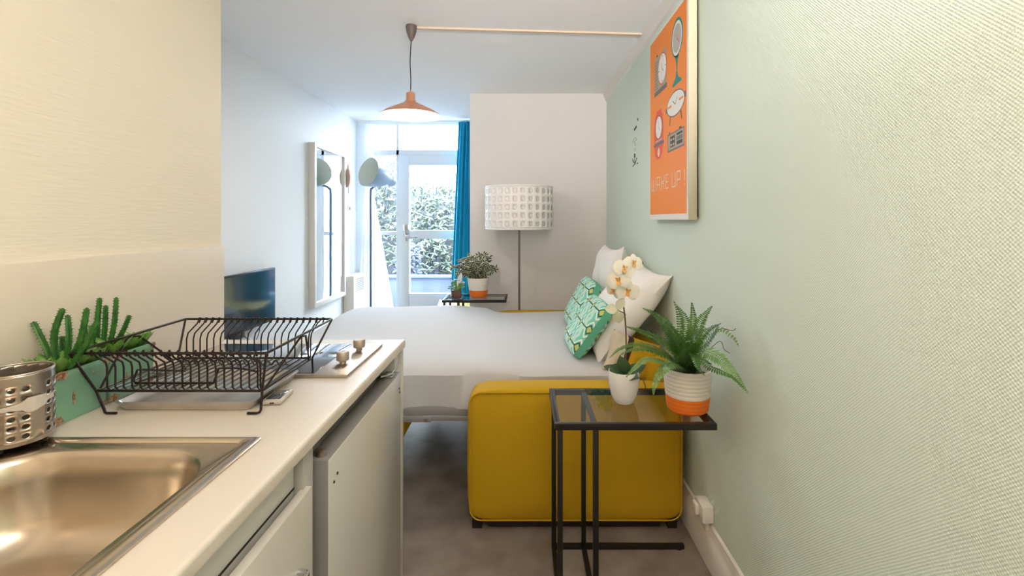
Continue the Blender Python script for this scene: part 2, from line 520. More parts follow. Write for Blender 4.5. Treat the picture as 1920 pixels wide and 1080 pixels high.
# sink ---------------------------------------------------------------------
def rrect(x0, x1, y0, y1, r, z, n=12):
    out = []
    for cx, cy, a0 in ((x1 - r, y1 - r, 0), (x0 + r, y1 - r, PI / 2), (x0 + r, y0 + r, PI), (x1 - r, y0 + r, 3 * PI / 2)):
        for k in range(n + 1):
            a = a0 + PI / 2 * k / n
            out.append(Vector((cx + r * math.cos(a), cy + r * math.sin(a), z)))
    return out
def loft(b, loops, mi=0, closetop=False):
    R = [[b.verts.new(p) for p in l] for l in loops]
    for i in range(len(R) - 1):
        n = len(R[i])
        for k in range(n):
            fc = b.faces.new((R[i][k], R[i][(k + 1) % n], R[i + 1][(k + 1) % n], R[i + 1][k])); fc.material_index = mi; fc.smooth = True
    if closetop: b.faces.new(R[-1])
    return R
s = thing('sink', 'stainless steel inset sink with a deep rounded bowl in the near worktop', 'sink', (-.8, .68, CT))
b = new()
BX0, BX1, BY0, BY1 = -1.0, -.578, .44, .948
loops = [rrect(SX0, SX1, SY0, SY1, .006, CT + .0005), rrect(SX0, SX1, SY0, SY1, .006, CT + .004),
         rrect(SX0 + .004, SX1 - .004, SY0 + .004, SY1 - .004, .006, CT + .006),
         rrect(SX0 + .016, SX1 - .016, SY0 + .010, SY1 - .010, .010, CT + .006),
         rrect(SX0 + .020, SX1 - .024, SY0 + .014, SY1 - .014, .02, CT + .003),
         rrect(SX0 + .022, SX1 - .027, SY0 + .016, SY1 - .016, .022, CT - .0005),
         rrect(BX0 - .004, BX1 + .004, BY0 - .004, BY1 + .004, .125, CT - .0015),
         rrect(BX0, BX1, BY0, BY1, .12, CT - .004),
         rrect(BX0 + .006, BX1 - .006, BY0 + .006, BY1 - .006, .115, CT - .014),
         rrect(BX0 + .012, BX1 - .012, BY0 + .012, BY1 - .012, .112, CT - .05),
         rrect(BX0 + .020, BX1 - .020, BY0 + .020, BY1 - .020, .105, CT - .12),
         rrect(BX0 + .040, BX1 - .040, BY0 + .040, BY1 - .040, .10, CT - .155),
         rrect(BX0 + .080, BX1 - .080, BY0 + .080, BY1 - .080, .09, CT - .17),
         rrect(-.825, -.745, .64, .72, .039, CT - .176)]
loft(b, loops, closetop=True)
obj('basin', b, M_sink, s, fixn=True)
b = new(); lathe(b, [(.045, 0), (.043, .004), (.03, .004), (.026, -.002), (0, -.002)], 28, (-.785, .68, CT - .175)); obj('drain', b, M_chrome, s)

# hob ----------------------------------------------------------------------
h = thing('hob', 'two-zone black ceramic hob with steel frame near the end of the worktop', 'hob', (-.78, 1.54, CT))
b = new(); box(b, -1.075, -.498, 1.375, 1.725, CT, CT + .010, bevel=.003); obj('frame', b, M_steel, h)
b = new(); box(b, -1.062, -.597, 1.388, 1.712, CT + .0095, CT + .0115, bevel=.0008); obj('glass_top', b, M_glassblack, h)
for yk in (1.487, 1.637):
    b = new()
    lathe(b, [(0, 0), (.010, 0), (.010, .007), (.0165, .009), (.0190, .011), (.0195, .032), (.0165, .036), (0, .0365)], 30, (-.552, yk, CT + .010))
    box(b, -.5525, -.5515, yk, yk + .016, CT + .0455, CT + .0472)
    obj('knob', b, M_knob, h)

# splash tray, dish rack -----------------------------------------------------
def tray(name, label, x0, x1, y0, y1, z0, hh):
    b = new()
    loft(b, [rrect(x0 + .015, x1 - .015, y0 + .015, y1 - .015, .012, z0, 5), rrect(x0, x1, y0, y1, .018, z0 + hh - .003, 5),
             rrect(x0 - .003, x1 + .003, y0 - .003, y1 + .003, .02, z0 + hh, 5),
             rrect(x0 + .004, x1 - .004, y0 + .004, y1 - .004, .016, z0 + hh - .001, 5),
             rrect(x0 + .018, x1 - .018, y0 + .018, y1 - .018, .012, z0 + .004, 5)], closetop=True)
    for f_ in list(b.faces)[:0]: pass
    n4 = 4 * 6
    b.verts.ensure_lookup_table()
    b.faces.new([b.verts[i] for i in range(n4)][::-1])
    return tag(obj(name, b, M_alu), label, 'tray')
tray('drip_tray', 'shallow aluminium drip tray lying under the black dish rack', -.958, -.632, 1.130, 1.375, CT + .0005, .024)

k = thing('dish_rack', 'empty black wire dish rack standing on the worktop', 'dish rack', (-.79, 1.25, CT))
RX0, RX1, RY0, RY1, RZ = -1.012, -.572, 1.082, 1.455, 1.052      # rim
FX0, FX1, FY0, FY1, FZ = -.992, -.606, 1.128, 1.395, .952       # floor
b = new(); tube(b, rrect(RX0, RX1, RY0, RY1, .006, RZ, 3), .0033, 8, closed=True); obj('rim', b, M_blackwire, k)
b = new(); tube(b, rrect(FX0, FX1, FY0, FY1, .006, FZ, 3), .003, 8, closed=True); obj('base_ring', b, M_blackwire, k)
for xx, xr, xf in ((FX0, RX0, -.976), (FX1, RX1, -.618)):
    for yf, yr, yb, sg in ((FY0, RY0, 1.112, 1), (FY1, RY1, 1.385, -1)):
        b = new()
        fo = -.968 if xx == FX0 else -.606
        sx_ = 1 if xx == FX0 else -1
        tube(b, [(xr, yr, RZ), (xx, yf, FZ), (fo, yf - .006 * sg, CT + .010), (fo + sx_ * .002, yf - .007 * sg, CT + .0055), (fo + sx_ * .007, yf - .008 * sg, CT + .0032), (fo + sx_ * .03, yf - .008 * sg, CT + .0032)], .003, 8)
        obj('leg', b, M_blackwire, k)
for xx, xr in ((FX0, RX0), (FX1, RX1)):
    b = new()
    ym = (RY0 + RY1) / 2
    tube(b, [(xx, FY0 + .01, FZ), (xr, ym - .03, RZ - .008), (xr, ym - .015, RZ - .004), (xr, ym + .01, RZ - .008), (xx, FY1 - .02, FZ)], .0028, 8)
    obj('side_brace', b, M_blackwire, k)
NW = 20
for i in range(NW):
    x = RX0 + .045 + (RX1 - RX0 - .07) * i / (NW - 1)
    xf = min(max(x, FX0 + .004), FX1 - .004)
    b = new()
    tube(b, [(x, RY0 + .008, RZ - .008), (x, RY0 - .004, RZ + .003), (x, RY0 + .004, RZ + .005), (xf, RY0 + .018, RZ - .014), (xf, FY0 - .004, RZ - .032), (xf, FY0, RZ - .045),
             (xf, FY0, FZ + .008), (xf, FY0 + .008, FZ), (xf, FY1 - .008, FZ), (xf, FY1, FZ + .008), (xf, FY1, RZ - .045), (xf, FY1 + .006, RZ - .030), (xf, RY1 - .014, RZ - .010),
             (x, RY1 - .004, RZ + .005), (x, RY1 + .004, RZ + .003), (x, RY1 - .006, RZ - .010)], .0021, 6)
    obj('wire', b, M_blackwire, k)
b = new()
pts = []
for i in range(60):
    x = -.93 + .29 * i / 59
    pts.append((x, 1.325, FZ + .008 + .008 * math.sin(i * 2 * PI / 4.6)))
tube(b, pts, .002, 6)
obj('plate_divider', b, M_blackwire, k)
b = new()
tube(b, smooth_path([(-.925, 1.24, FZ + .004), (-.935, 1.17, FZ + .006), (-.93, 1.168, FZ + .030), (-.925, 1.17, FZ + .036), (-.905, 1.20, FZ + .026), (-.87, 1.25, FZ + .008)], 4), .0026, 7)
tube(b, [(-.935, 1.17, FZ + .004), (-.745, 1.17, FZ + .004)], .0028, 7)
tube(b, smooth_path([(-.745, 1.17, FZ + .004), (-.735, 1.17, FZ + .034), (-.728, 1.17, FZ + .040), (-.70, 1.20, FZ + .030), (-.68, 1.24, FZ + .010)], 4), .0026, 7)
obj('cup_prong', b, M_blackwire, k)

# phone ----------------------------------------------------------------------
b = new()
Mx = Matrix.Translation((-.645, 1.225, CT + .0062)) @ Matrix.Rotation(math.radians(-32), 4, 'Z')
Mx = Matrix.Translation((-.614, 1.214, CT + .0062)) @ Matrix.Rotation(math.radians(6), 4, 'Z')
box(b, -.024, .024, -.042, .042, -.0055, .0055, bevel=.005, seg=4, M=Mx)
ph = tag(obj('phone', b, M_phone), 'small pale phone lying flat beside the corner of the dish rack', 'phone')
b = new(); box(b, -.017, .017, -.030, .034, .0050, .0058, bevel=.0004, M=Mx); o = obj('screen', b, M_glassblack, ph)
b = new(); box(b, -.002, .008, -.0430, -.0415, -.0015, .0015, M=Mx); obj('port', b, M_dark, ph)

# perforated steel cutlery pot --------------------------------------------------
def perforated(b, c, r, z0, z1, cols, rows, hx_, hz_, skip=lambda i, j: False, stagger=True, mi=0):
    """cylinder wall with real elliptical holes; hx_,hz_ are hole half sizes"""
    cache = {}
    def V(a, z):
        key = (round((a % (2 * PI)) * 1e4) % 62832, round(z * 1e5))
        if key not in cache:
            cache[key] = b.verts.new((c[0] + r * math.cos(a), c[1] + r * math.sin(a), c[2] + z))
        return cache[key]
    da = 2 * PI / cols; dz = (z1 - z0) / rows
    for j in range(rows):
        for i in range(cols):
            a0 = i * da; zz0 = z0 + j * dz
            am, zm = a0 + da / 2, zz0 + dz / 2
            cs = [(0, 0), (.25, 0), (.5, 0), (.75, 0), (1, 0), (1, .25), (1, .5), (1, .75), (1, 1), (.75, 1), (.5, 1), (.25, 1), (0, 1), (0, .75), (0, .5), (0, .25)]
            out = [(a0 + p_ * da, zz0 + q_ * dz) for p_, q_ in cs]
            O = [V(*p_) for p_ in out]
            if skip(i, j):
                fc = b.faces.new(O); fc.smooth = True
            else:
                I = []
                for q in range(16):
                    th = math.atan2(cs[q][1] - .5, cs[q][0] - .5)
                    aa = am + hx_ / r * math.cos(th)
                    I.append(b.verts.new((c[0] + r * math.cos(aa), c[1] + r * math.sin(aa), c[2] + zm + hz_ * math.sin(th))))
                for q in range(16):
                    fc = b.faces.new((O[q], O[(q + 1) % 16], I[(q + 1) % 16], I[q])); fc.smooth = True
CPX, CPY, CPR = -1.012, .968, .056
p = thing('cutlery_pot', 'round brushed steel cutlery pot with punched holes beside the sink', 'utensil pot', (CPX, CPY, CT + .006))
b = new()
perforated(b, (CPX, CPY, CT), CPR, .022, .150, 18, 7, .0056, .0050, skip=lambda i, j: j in (6,) or i % 6 == 5)
o = obj('wall', b, M_steel, p)
md = o.modifiers.new('solid', 'SOLIDIFY'); md.thickness = .0016
b = new(); lathe(b, [(CPR, .022), (CPR, .014), (CPR - .006, .011), (0, .011)], 44, (CPX, CPY, CT)); obj('base', b, M_steel, p)
for a in (0.3, 1.9, 3.4, 5.0):
    b = new(); lathe(b, [(0, 0), (.006, 0), (.006, .008), (0, .008)], 10, (CPX + .045 * math.cos(a), CPY + .045 * math.sin(a), CT + .0035))
    obj('foot', b, M_dark, p)
b = new(); tube(b, [(CPX + CPR * math.cos(t * PI / 24), CPY + CPR * math.sin(t * PI / 24), CT + .150) for t in range(48)], .0022, 8, closed=True); obj('rim', b, M_steel, p)
# pale plastic hanging strap wrapped round the pot
b = new()
prev = None
rows_ = []
for t in range(0, 31):
    a = -PI * 0.98 + t * PI * 1.06 / 30
    rr = CPR + .0035 + (.006 * max(0, 1 - abs(t - 24) / 4) if True else 0)
    zc = CT + .080 + .016 * (t / 30)
    hw = .006 + .002 * math.sin(t * .6) + (.006 if 22 < t < 28 else 0)
    P = [Vector((CPX + (rr + q * .003) * math.cos(a), CPY + (rr + q * .003) * math.sin(a), zc + s_ * hw)) for q, s_ in ((0, -1), (1, -1), (1, 1), (0, 1))]
    rows_.append([b.verts.new(x) for x in P])
for i in range(len(rows_) - 1):
    for q in range(4):
        b.faces.new((rows_[i][q], rows_[i][(q + 1) % 4], rows_[i + 1][(q + 1) % 4], rows_[i + 1][q]))
b.faces.new(rows_[0]); b.faces.new(rows_[-1][::-1])
o = obj('strap', b, M_clip, p); o['label'] = 'pale translucent plastic strap around the middle'

# planters with succulents ------------------------------------------------------
def spiky_stem(base, tip, r, bend, seed):
    rnd = random.Random(seed); r *= .72
    b = new()
    base = Vector(base); tip = Vector(tip)
    mid = (base + tip) / 2 + Vector(bend)
    path = smooth_path([base, mid, tip], 9)
    n = len(path)
    rings = []
    ridges = 5
    seg = ridges * 2
    t0 = (tip - base).normalized()
    up = t0.orthogonal().normalized()
    for i, pp in enumerate(path):
        t = (path[min(i + 1, n - 1)] - path[max(i - 1, 0)]).normalized()
        up = (up - t * up.dot(t)).normalized(); sd = t.cross(up)
        rr = r * (0.85 + .25 * math.sin(PI * i / (n - 1))) * (1 if i < n - 1 else .35) * (.9 if i % 2 else 1.05)
        rings.append([b.verts.new(pp + (up * math.cos(2 * PI * q / seg) + sd * math.sin(2 * PI * q / seg)) * (rr * (1.25 if q % 2 == 0 else .72))) for q in range(seg)])
    for i in range(n - 1):
        for q in range(seg):
            b.faces.new((rings[i][q], rings[i][(q + 1) % seg], rings[i + 1][(q + 1) % seg], rings[i + 1][q]))
    b.faces.new(rings[-1]); b.faces.new(rings[0][::-1])
    # small thorns on the ridges
    for i in range(1, n - 1):
        for q in range(0, seg, 2):
            v = rings[i][q].co; c_ = path[i]; dd = (v - c_).normalized()
            s_ = dd.cross(t0).normalized() * .0011
            a1 = b.verts.new(v - s_ - dd * .001); a2 = b.verts.new(v + s_ - dd * .001); a3 = b.verts.new(v + dd * .0036 + t0 * .001); a4 = b.verts.new(v + t0 * .002 - dd * .001)
            b.faces.new((a1, a2, a3)); b.faces.new((a2, a4, a3)); b.faces.new((a4, a1, a3))
    return b

def leaf_blade(b, base, dirv, length, width, nrm, curl=0.15, mi=0, thick=0.0, n=6, mi2=None):
    """pointed leaf; optional second material on the margins"""
    base = Vector(base); d_ = Vector(dirv).normalized(); nv = Vector(nrm)
    nv = (nv - d_ * nv.dot(d_))
    if nv.length < 1e-5: nv = d_.orthogonal()
    nv.normalize(); sd = d_.cross(nv)
    rows = []
    for i in range(n + 1):
        t = i / n
        w = width * (math.sin(PI * min(1, t * .93 + .05)) ** .8) * .5
        if i == n: w = width * .02
        c_ = base + d_ * (length * t) - nv * (curl * length * t * t)
        cup = nv * (w * .25)
        if mi2 is None:
            rows.append([b.verts.new(c_ - sd * w + cup), b.verts.new(c_), b.verts.new(c_ + sd * w + cup)])
        else:
            rows.append([b.verts.new(c_ - sd * w + cup), b.verts.new(c_ - sd * w * .6 + cup * .5), b.verts.new(c_), b.verts.new(c_ + sd * w * .6 + cup * .5), b.verts.new(c_ + sd * w + cup)])
    for i in range(n):
        m_ = len(rows[0]) - 1
        for q in range(m_):
            fc = b.faces.new((rows[i][q], rows[i][q + 1], rows[i + 1][q + 1], rows[i + 1][q]))
            fc.smooth = True
            fc.material_index = (mi2 if (mi2 is not None and q in (0, m_ - 1)) else mi)

def fat_leaf(b, base, dirv, length, width, th):
    base = Vector(base); d_ = Vector(dirv).normalized()
    sd = d_.cross(Vector((0, 0, 1)))
    if sd.length < 1e-4: sd = Vector((1, 0, 0))
    sd.normalize(); nv = sd.cross(d_)
    rings = []
    for i in range(7):
        t = i / 6
        w = width * .5 * math.sin(PI * (t * .9 + .06)) ** .7 * (0.15 if i == 6 else 1)
        hgt = th * .5 * math.sin(PI * (t * .9 + .05)) ** .6 * (0.2 if i == 6 else 1)
        c_ = base + d_ * length * t + Vector((0, 0, length * .22 * t * t))
        rings.append([b.verts.new(c_ + sd * w * math.cos(a * PI / 4) + nv * hgt * math.sin(a * PI / 4)) for a in range(8)])
    for i in range(6):
        for q in range(8):
            fc = b.faces.new((rings[i][q], rings[i][(q + 1) % 8], rings[i + 1][(q + 1) % 8], rings[i + 1][q])); fc.smooth = True
    b.faces.new(rings[-1]); b.faces.new(rings[0][::-1])

def planter(y0, y1, label, stems, seed):
    rnd = random.Random(seed)
    x0, x1, z1 = -1.100, -1.008, CT + .115
    t = thing('succulent_planter', label, 'potted plant', ((x0 + x1) / 2, (y0 + y1) / 2, CT), 'sage green planters on the worktop')
    b = new()
    loft(b, [rrect(x0 + .006, x1 - .006, y0 + .004, y1 - .004, .006, CT + .0005, 3), rrect(x0 + .003, x1 - .003, y0 + .002, y1 - .002, .006, CT + .012, 3),
             rrect(x0, x1, y0, y1, .006, z1 - .014, 3), rrect(x0 - .003, x1 + .003, y0 - .0, y1 + .0, .006, z1 - .010, 3), rrect(x0 - .003, x1 + .003, y0, y1, .006, z1, 3),
             rrect(x0 + .005, x1 - .005, y0 + .006, y1 - .006, .005, z1, 3), rrect(x0 + .005, x1 - .005, y0 + .006, y1 - .006, .005, z1 - .02, 3)], closetop=True)
    b.verts.ensure_lookup_table(); b.faces.new([b.verts[i] for i in range(16)][::-1])
    obj('pot', b, M_sage, t)
    for (yy, zz, sy, sz) in ((y0 + .016, z1 - .004, .020, .009), (y1 - .012, z1 - .004, .012, .007), (y0 + .014, CT + .008, .018, .009), (y1 - .010, CT + .008, .010, .006), (y0 + .050, CT + .050, .003, .012), (y0 + .10, z1 - .02, .003, .010)):
        pts = []; b = new()
        for q in range(12):
            a = 2 * PI * q / 12
            e = 1 + rnd.uniform(-.25, .25)
            pts.append((sy * e * math.cos(a) * .8, sz * e * math.sin(a)))
        xs = x1 + (.0032 if zz > z1 - .012 else (-.001 if zz > CT + .03 else -.0035))
        Mx_ = Matrix.Translation((xs - .001, yy, min(max(zz, CT + sz * 1.2), z1 - sz * .6))) @ Matrix(((0, 0, 1, 0), (1, 0, 0, 0), (0, 1, 0, 0), (0, 0, 0, 1)))
        poly_prism(b, pts, Mx_, .0018)
        obj('rust_patch', b, M_rust, t)
    b = new(); box(b, x0 + .006, x1 - .006, y0 + .007, y1 - .007, z1 - .03, z1 - .012); obj('soil', b, M_soil, t)
    for i, (a, c_, r, bend) in enumerate(stems):
        obj('spiky_stem', spiky_stem(a, c_, r, bend, seed * 50 + i), M_cactus, t)
    b = new()
    yc = (y0 + y1) / 2
    for (cx, cy, sc_) in ((x1 - .018, y0 + .035, 1.0), (x1 - .022, yc + .02, .9), (x1 - .018, y1 - .028, .85), (x0 + .03, yc, .8)):
        for q in range(13):
            a = q * 2.4 + rnd.random() * .3
            L_ = (.034 + .030 * (q / 13)) * sc_
            fat_leaf(b, (cx - .008, cy, z1 - .006), (math.cos(a), math.sin(a), 1.3 - .85 * q / 13), L_, .030 * sc_, .007 * sc_)
    obj('rosette_leaves', b, M_succ, t)
    return t
zp = CT + .10
def S(u, v, d): return tuple(px(u, v, d))
planter(1.040, 1.182, 'nearer sage green planter of spiky succulents, next to the steel pot', [
    (S(101, 690, 1.09), S(62, 603, 1.09), .0064, (.004, 0, -.004)),
    (S(108, 690, 1.08), S(118, 578, 1.08), .0074, (-.014, 0, .006)),
    (S(122, 690, 1.10), S(126, 590, 1.11), .0066, (.006, 0, .004)),
    (S(122, 688, 1.09), S(163, 577, 1.09), .0074, (.008, 0, -.012)),
    (S(128, 690, 1.08), S(182, 602, 1.08), .0070, (.002, 0, -.010)),
    (S(112, 690, 1.11), S(98, 638, 1.11), .0062, (0, 0, 0)),
    (S(118, 690, 1.12), S(116, 630, 1.12), .0062, (0, 0, 0))], 3)
planter(1.186, 1.330, 'farther sage green planter of spiky succulents behind the dish rack', [
    (S(182, 655, 1.23), S(187, 558, 1.23), .0068, (-.003, 0, .004)),
    (S(192, 655, 1.24), S(198, 572, 1.24), .0064, (.002, 0, 0)),
    (S(204, 655, 1.23), S(218, 557, 1.23), .0064, (.004, 0, 0)),
    (S(210, 655, 1.23), S(243, 591, 1.22), .0060, (.002, 0, -.004)),
    (S(172, 655, 1.22), S(146, 594, 1.22), .0062, (0, 0, 0)),
    (S(178, 655, 1.22), S(170, 610, 1.22), .0058, (0, 0, 0))], 5)

# ------------------------------------------------------------------ sofa bed
SB = thing('sofa_bed', 'mustard yellow sofa bed, pulled out, with square arms on black feet', 'sofa bed', (.2, 3.0, 0))
def arm(y0, y1, z1, near):
    b = new()
    t = bmesh.new()
    bmesh.ops.create_cube(t, size=1)
    bmesh.ops.subdivide_edges(t, edges=t.edges[:], cuts=7, use_grid_fill=True)
    X0, X1, Z0 = -.238, .697, .036
    cx, cy, cz_ = (X0 + X1) / 2, (y0 + y1) / 2, (Z0 + z1) / 2
    hx_, hy_, hz_ = (X1 - X0) / 2, (y1 - y0) / 2, (z1 - Z0) / 2
    R = .036
    for v in t.verts:
        q = Vector((v.co.x * 2 * hx_, v.co.y * 2 * hy_, v.co.z * 2 * hz_))
        ui, vi, wi = q.x / hx_, q.y / hy_, q.z / hz_
        inner = Vector((max(-hx_ + R, min(hx_ - R, q.x)), max(-hy_ + R, min(hy_ - R, q.y)), max(-hz_ + R, min(hz_ - R, q.z))))
        dd = q - inner
        if dd.length > 1e-6: q = inner + dd.normalized() * min(R, dd.length) if dd.length > R else q
        bulge = .006
        q.z += bulge * (1 - ui * ui) * max(0, wi) * (1 - vi * vi)
        q.y += bulge * vi * (1 - ui * ui) * (1 - wi * wi)
        q.x += bulge * ui * (1 - wi * wi)
        v.co = Vector((cx, cy, cz_)) + q
    merge(b, t)
    o = obj('armrest', b, M_yellow, SB)
    md = o.modifiers.new('sub', 'SUBSURF'); md.levels = 2; md.render_levels = 2
    b = new()
    yy = y0 + .006 if near else y0 + .006
    pts = []
    for p_ in rrect(X0 + .010, X1 - .010, Z0 + .014, z1 - .010, .050, 0, 8):
        pts.append((p_.x, yy, p_.y))
    tube(b, pts, .0035, 6, closed=True)
    obj('piping', b, M_yellow, o)
    for fx in (-.2, .655):
        b = new(); box(b, fx - .021, fx + .021, y0 + .03, y0 + .07, 0, .037, bevel=.002); obj('foot', b, M_feet, SB)
    return o
arm(2.09, 2.262, .612, True)
arm(3.745, 3.925, .625, False)
b = new(); box(b, -.15, .60, 2.12, 2.24, .012, .037); o = obj('underside', b, M_feet, SB); o['label'] = 'black underside rail'
b = new(); box(b, .575, .715, 2.268, 3.74, .05, .700, bevel=.03, seg=4); obj('backrest', b, M_yellow, SB)
b = new(); box(b, .02, .555, 2.275, 3.735, .06, .36, bevel=.02, seg=3); obj('base', b, M_feet, SB)
b = new()
Mx = Matrix.Translation((-.60, 3.0, .30)) @ Matrix.Rotation(math.radians(28), 4, 'Y')
box(b, -.02, .02, -.62, .62, -.15, .12, bevel=.012, seg=3, M=Mx)
obj('front_panel', b, M_yellow, SB)
# metal bed frame
b = new()
for y in (2.300, 3.70):
    box(b, -1.30, .50, y - .012, y + .012, .425, .462, bevel=.003)
    box(b, -.99, -.585, y - .030, y - .012, .396, .424, bevel=.004)
    box(b, -.60, -.43, y - .026, y - .010, .398, .426, bevel=.004)
    box(b, -.47, .1, y - .018, y - .008, .402, .424, bevel=.003)
for x in (-1.30, -.6, .1):
    box(b, x - .015, x + .015, 2.3, 3.7, .43, .455, bevel=.003)
fr = obj('bed_frame', b, M_greymetal, SB); fr['label'] = 'grey metal folding bed frame'
b = new(); lathe(b, [(0, 0), (.009, 0), (.008, .004), (0, .005)], 16, (-.455, 2.274, .411), axis=Matrix.Rotation(PI / 2, 4, 'X')); obj('rivet', b, M_steel, fr)
for x in (-1.22, -.7):
    for y in (2.36, 3.64):
        if x > -1: continue
        b = new(); tube(b, [(x, y, .44), (x, y, .01)], .014, 12); o = obj('bed_leg', b, M_greymetal, SB)

def duvet():
    b = new()
    NX, NY = 120, 110
    X0, X1, Y0, Y1 = -1.345, .545, 2.272, 3.86
    zb = .458
    def g(t, n): return (1 - abs(t) ** n) ** (1 / n) if abs(t) < 1 else 0
    grid = []
    for i in range(NX + 1):
        row = []
        a = -math.cos(PI * i / NX) if False else 2 * i / NX - 1
        a = math.copysign(abs(a) ** .8, a)
        for j in range(NY + 1):
            c_ = 2 * j / NY - 1
            c_ = math.copysign(abs(c_) ** .8, c_)
            x = (X0 + X1) / 2 + a * (X1 - X0) / 2
            yend = Y1 if x < -.28 else Y1 - min(1, (x + .28) / .08) * .125
            y = (Y0 + yend) / 2 + c_ * (yend - Y0) / 2
            # rounded corner at the foot
            cr = .10
            if x < X0 + cr:
                q = (X0 + cr - x) / cr
                sh = cr * (1 - math.sqrt(max(0, 1 - q * q)))
                y = (Y0 + yend) / 2 + c_ * ((yend - Y0) / 2 - sh)
            e = g(a, 9) * g(c_, 7)
            top = .205
            # plump, thicker towards the foot and far edge
            far = max(0, min(1, (y - 2.9) / .8)) * max(0, min(1, (-x) / .6)) * .03
            wv = noise.noise(Vector((x * 1.6, y * 2.2, 3.1))) * .016 + noise.noise(Vector((x * 5, y * 3, 7.7))) * .005
            z = zb + (top + far + wv) * e ** .8
            # side folds
            if e < .98:
                side = (1 - e)
                y += -math.copysign(1, -c_) * 0.034 * noise.noise(Vector((x * 5 + 9 * z, z * 5, 1.3))) * side * 2 if abs(c_) > .9 else 0
            row.append(b.verts.new((x, y, z)))
        grid.append(row)
    for i in range(NX):
        for j in range(NY):
            fc = b.faces.new((grid[i][j], grid[i + 1][j], grid[i + 1][j + 1], grid[i][j + 1])); fc.smooth = True
    ring = [grid[i][0] for i in range(NX + 1)] + [grid[NX][j] for j in range(1, NY + 1)] + [grid[i][NY] for i in range(NX - 1, -1, -1)] + [grid[0][j] for j in range(NY - 1, 0, -1)]
    b.faces.new(ring[::-1])
    return b
tag(obj('duvet', duvet(), M_duvet), 'smooth white duvet and mattress spread over the pulled-out bed', 'bedding')

# pillows and cushions
def pillow(w, h, t, seed=0, nx=26, ny=26, flange=0.0, wr=.006, pointy=.12):
    b = new()
    top = []; bot = []
    for i in range(nx + 1):
        ra, rb = [], []
        for j in range(ny + 1):
            u = 2 * i / nx - 1; v = 2 * j / ny - 1
            pin = 1 - pointy * (1 - (abs(v)) ** 3) * abs(u) ** 3 * .6
            pin2 = 1 - pointy * (1 - (abs(u)) ** 3) * abs(v) ** 3 * .6
            x = u * w / 2 * pin; y = v * h / 2 * pin2
            f = max(0, (1 - u ** 4)) ** .55 * max(0, (1 - v ** 4)) ** .55
            nz = noise.noise(Vector((u * 2.2 + seed * 7, v * 2.2, seed))) * wr * 2 + noise.noise(Vector((u * 5 + seed * 3, v * 3, seed))) * wr
            ra.append(b.verts.new((x, y, f * (t / 2 + nz))))
            edge = i in (0, nx) or j in (0, ny)
            rb.append(ra[-1] if edge else b.verts.new((x, y, -f * (t / 2 + nz))))
        top.append(ra); bot.append(rb)
    for i in range(nx):
        for j in range(ny):
            fc = b.faces.new((top[i][j], top[i + 1][j], top[i + 1][j + 1], top[i][j + 1])); fc.smooth = True
            fc = b.faces.new((bot[i][j], bot[i][j + 1], bot[i + 1][j + 1], bot[i + 1][j])); fc.smooth = True
    return b

def place(o, c, xa, ya):
    """local x -> xa, local y -> ya, centre c"""
    xa = Vector(xa).normalized(); ya = Vector(ya); ya = (ya - xa * ya.dot(xa)).normalized()
    za = xa.cross(ya)
    o.matrix_basis = Matrix(((xa.x, ya.x, za.x, c[0]), (xa.y, ya.y, za.y, c[1]), (xa.z, ya.z, za.z, c[2]), (0, 0, 0, 1)))

def cushion_mat():
    m = mat('mint_ikat_print', rgb(130, 208, 186), 0.8)
    n = m.node_tree.nodes; L = m.node_tree.links; bs = n['Principled BSDF']
    tc = n.new('ShaderNodeTexCoord'); sp = n.new('ShaderNodeSeparateXYZ'); L.new(tc.outputs['Object'], sp.inputs[0])
    def M(op, a, b_=None, c_=None):
        x = n.new('ShaderNodeMath'); x.operation = op
        for i, q in enumerate((a, b_, c_)):
            if q is None: continue
            if isinstance(q, (int, float)): x.inputs[i].default_value = q
            else: L.new(q, x.inputs[i])
        return x.outputs[0]
    PX, PY = .155, .105
    def cen(v, p, off=0.0):
        q = M('DIVIDE', v, p); q = M('ADD', q, 100.5 + off); q = M('FRACT', q); return M('SUBTRACT', q, 0.5)
    fx = cen(sp.outputs[0], PX, -.35); fy = cen(sp.outputs[1], PY)
    ax = M('ABSOLUTE', fx); ay = M('ABSOLUTE', fy)
    dia = M('ADD', M('MULTIPLY', ax, 2.6), M('MULTIPLY', ay, 1.5))
    yel = M('LESS_THAN', dia, .26)
    drk = M('LESS_THAN', M('ABSOLUTE', M('SUBTRACT', dia, .34)), .08)
    line = M('MULTIPLY', M('LESS_THAN', ay, .035), M('GREATER_THAN', ax, .12))
    drk = M('MAXIMUM', drk, line)
    wh = M('LESS_THAN', M('ABSOLUTE', M('SUBTRACT', dia, .62)), .085)
    tri = M('ABSOLUTE', cen(sp.outputs[1], PY / 2))
    def zg(off, wd): return M('LESS_THAN', M('ABSOLUTE', M('SUBTRACT', M('SUBTRACT', ax, M('MULTIPLY', tri, .25)), off)), wd)
    zig = M('MAXIMUM', zg(.22, .022), M('MAXIMUM', zg(.30, .02), zg(.38, .022)))
    wh = M('MAXIMUM', wh, M('MULTIPLY', zig, M('GREATER_THAN', dia, .6)))
    wh = M('MULTIPLY', wh, M('LESS_THAN', drk, .5))
    def mix(f, c1, c2):
        x = n.new('ShaderNodeMix'); x.data_type = 'RGBA'
        L.new(f, x.inputs[0])
        if isinstance(c1, tuple): x.inputs[6].default_value = c1
        else: L.new(c1, x.inputs[6])
        x.inputs[7].default_value = c2
        return x.outputs[2]
    c = mix(wh, rgb(122, 202, 180), rgb(236, 240, 228))
    c = mix(drk, c, rgb(30, 96, 76))
    c = mix(yel, c, rgb(196, 206, 110))
    # plain mint gusset at the rim
    L.new(c, bs.inputs['Base Color'])
    return m
M_ikat = cushion_mat()
M_mintplain = mat('mint_plain_cotton', rgb(96, 178, 150), 0.8)

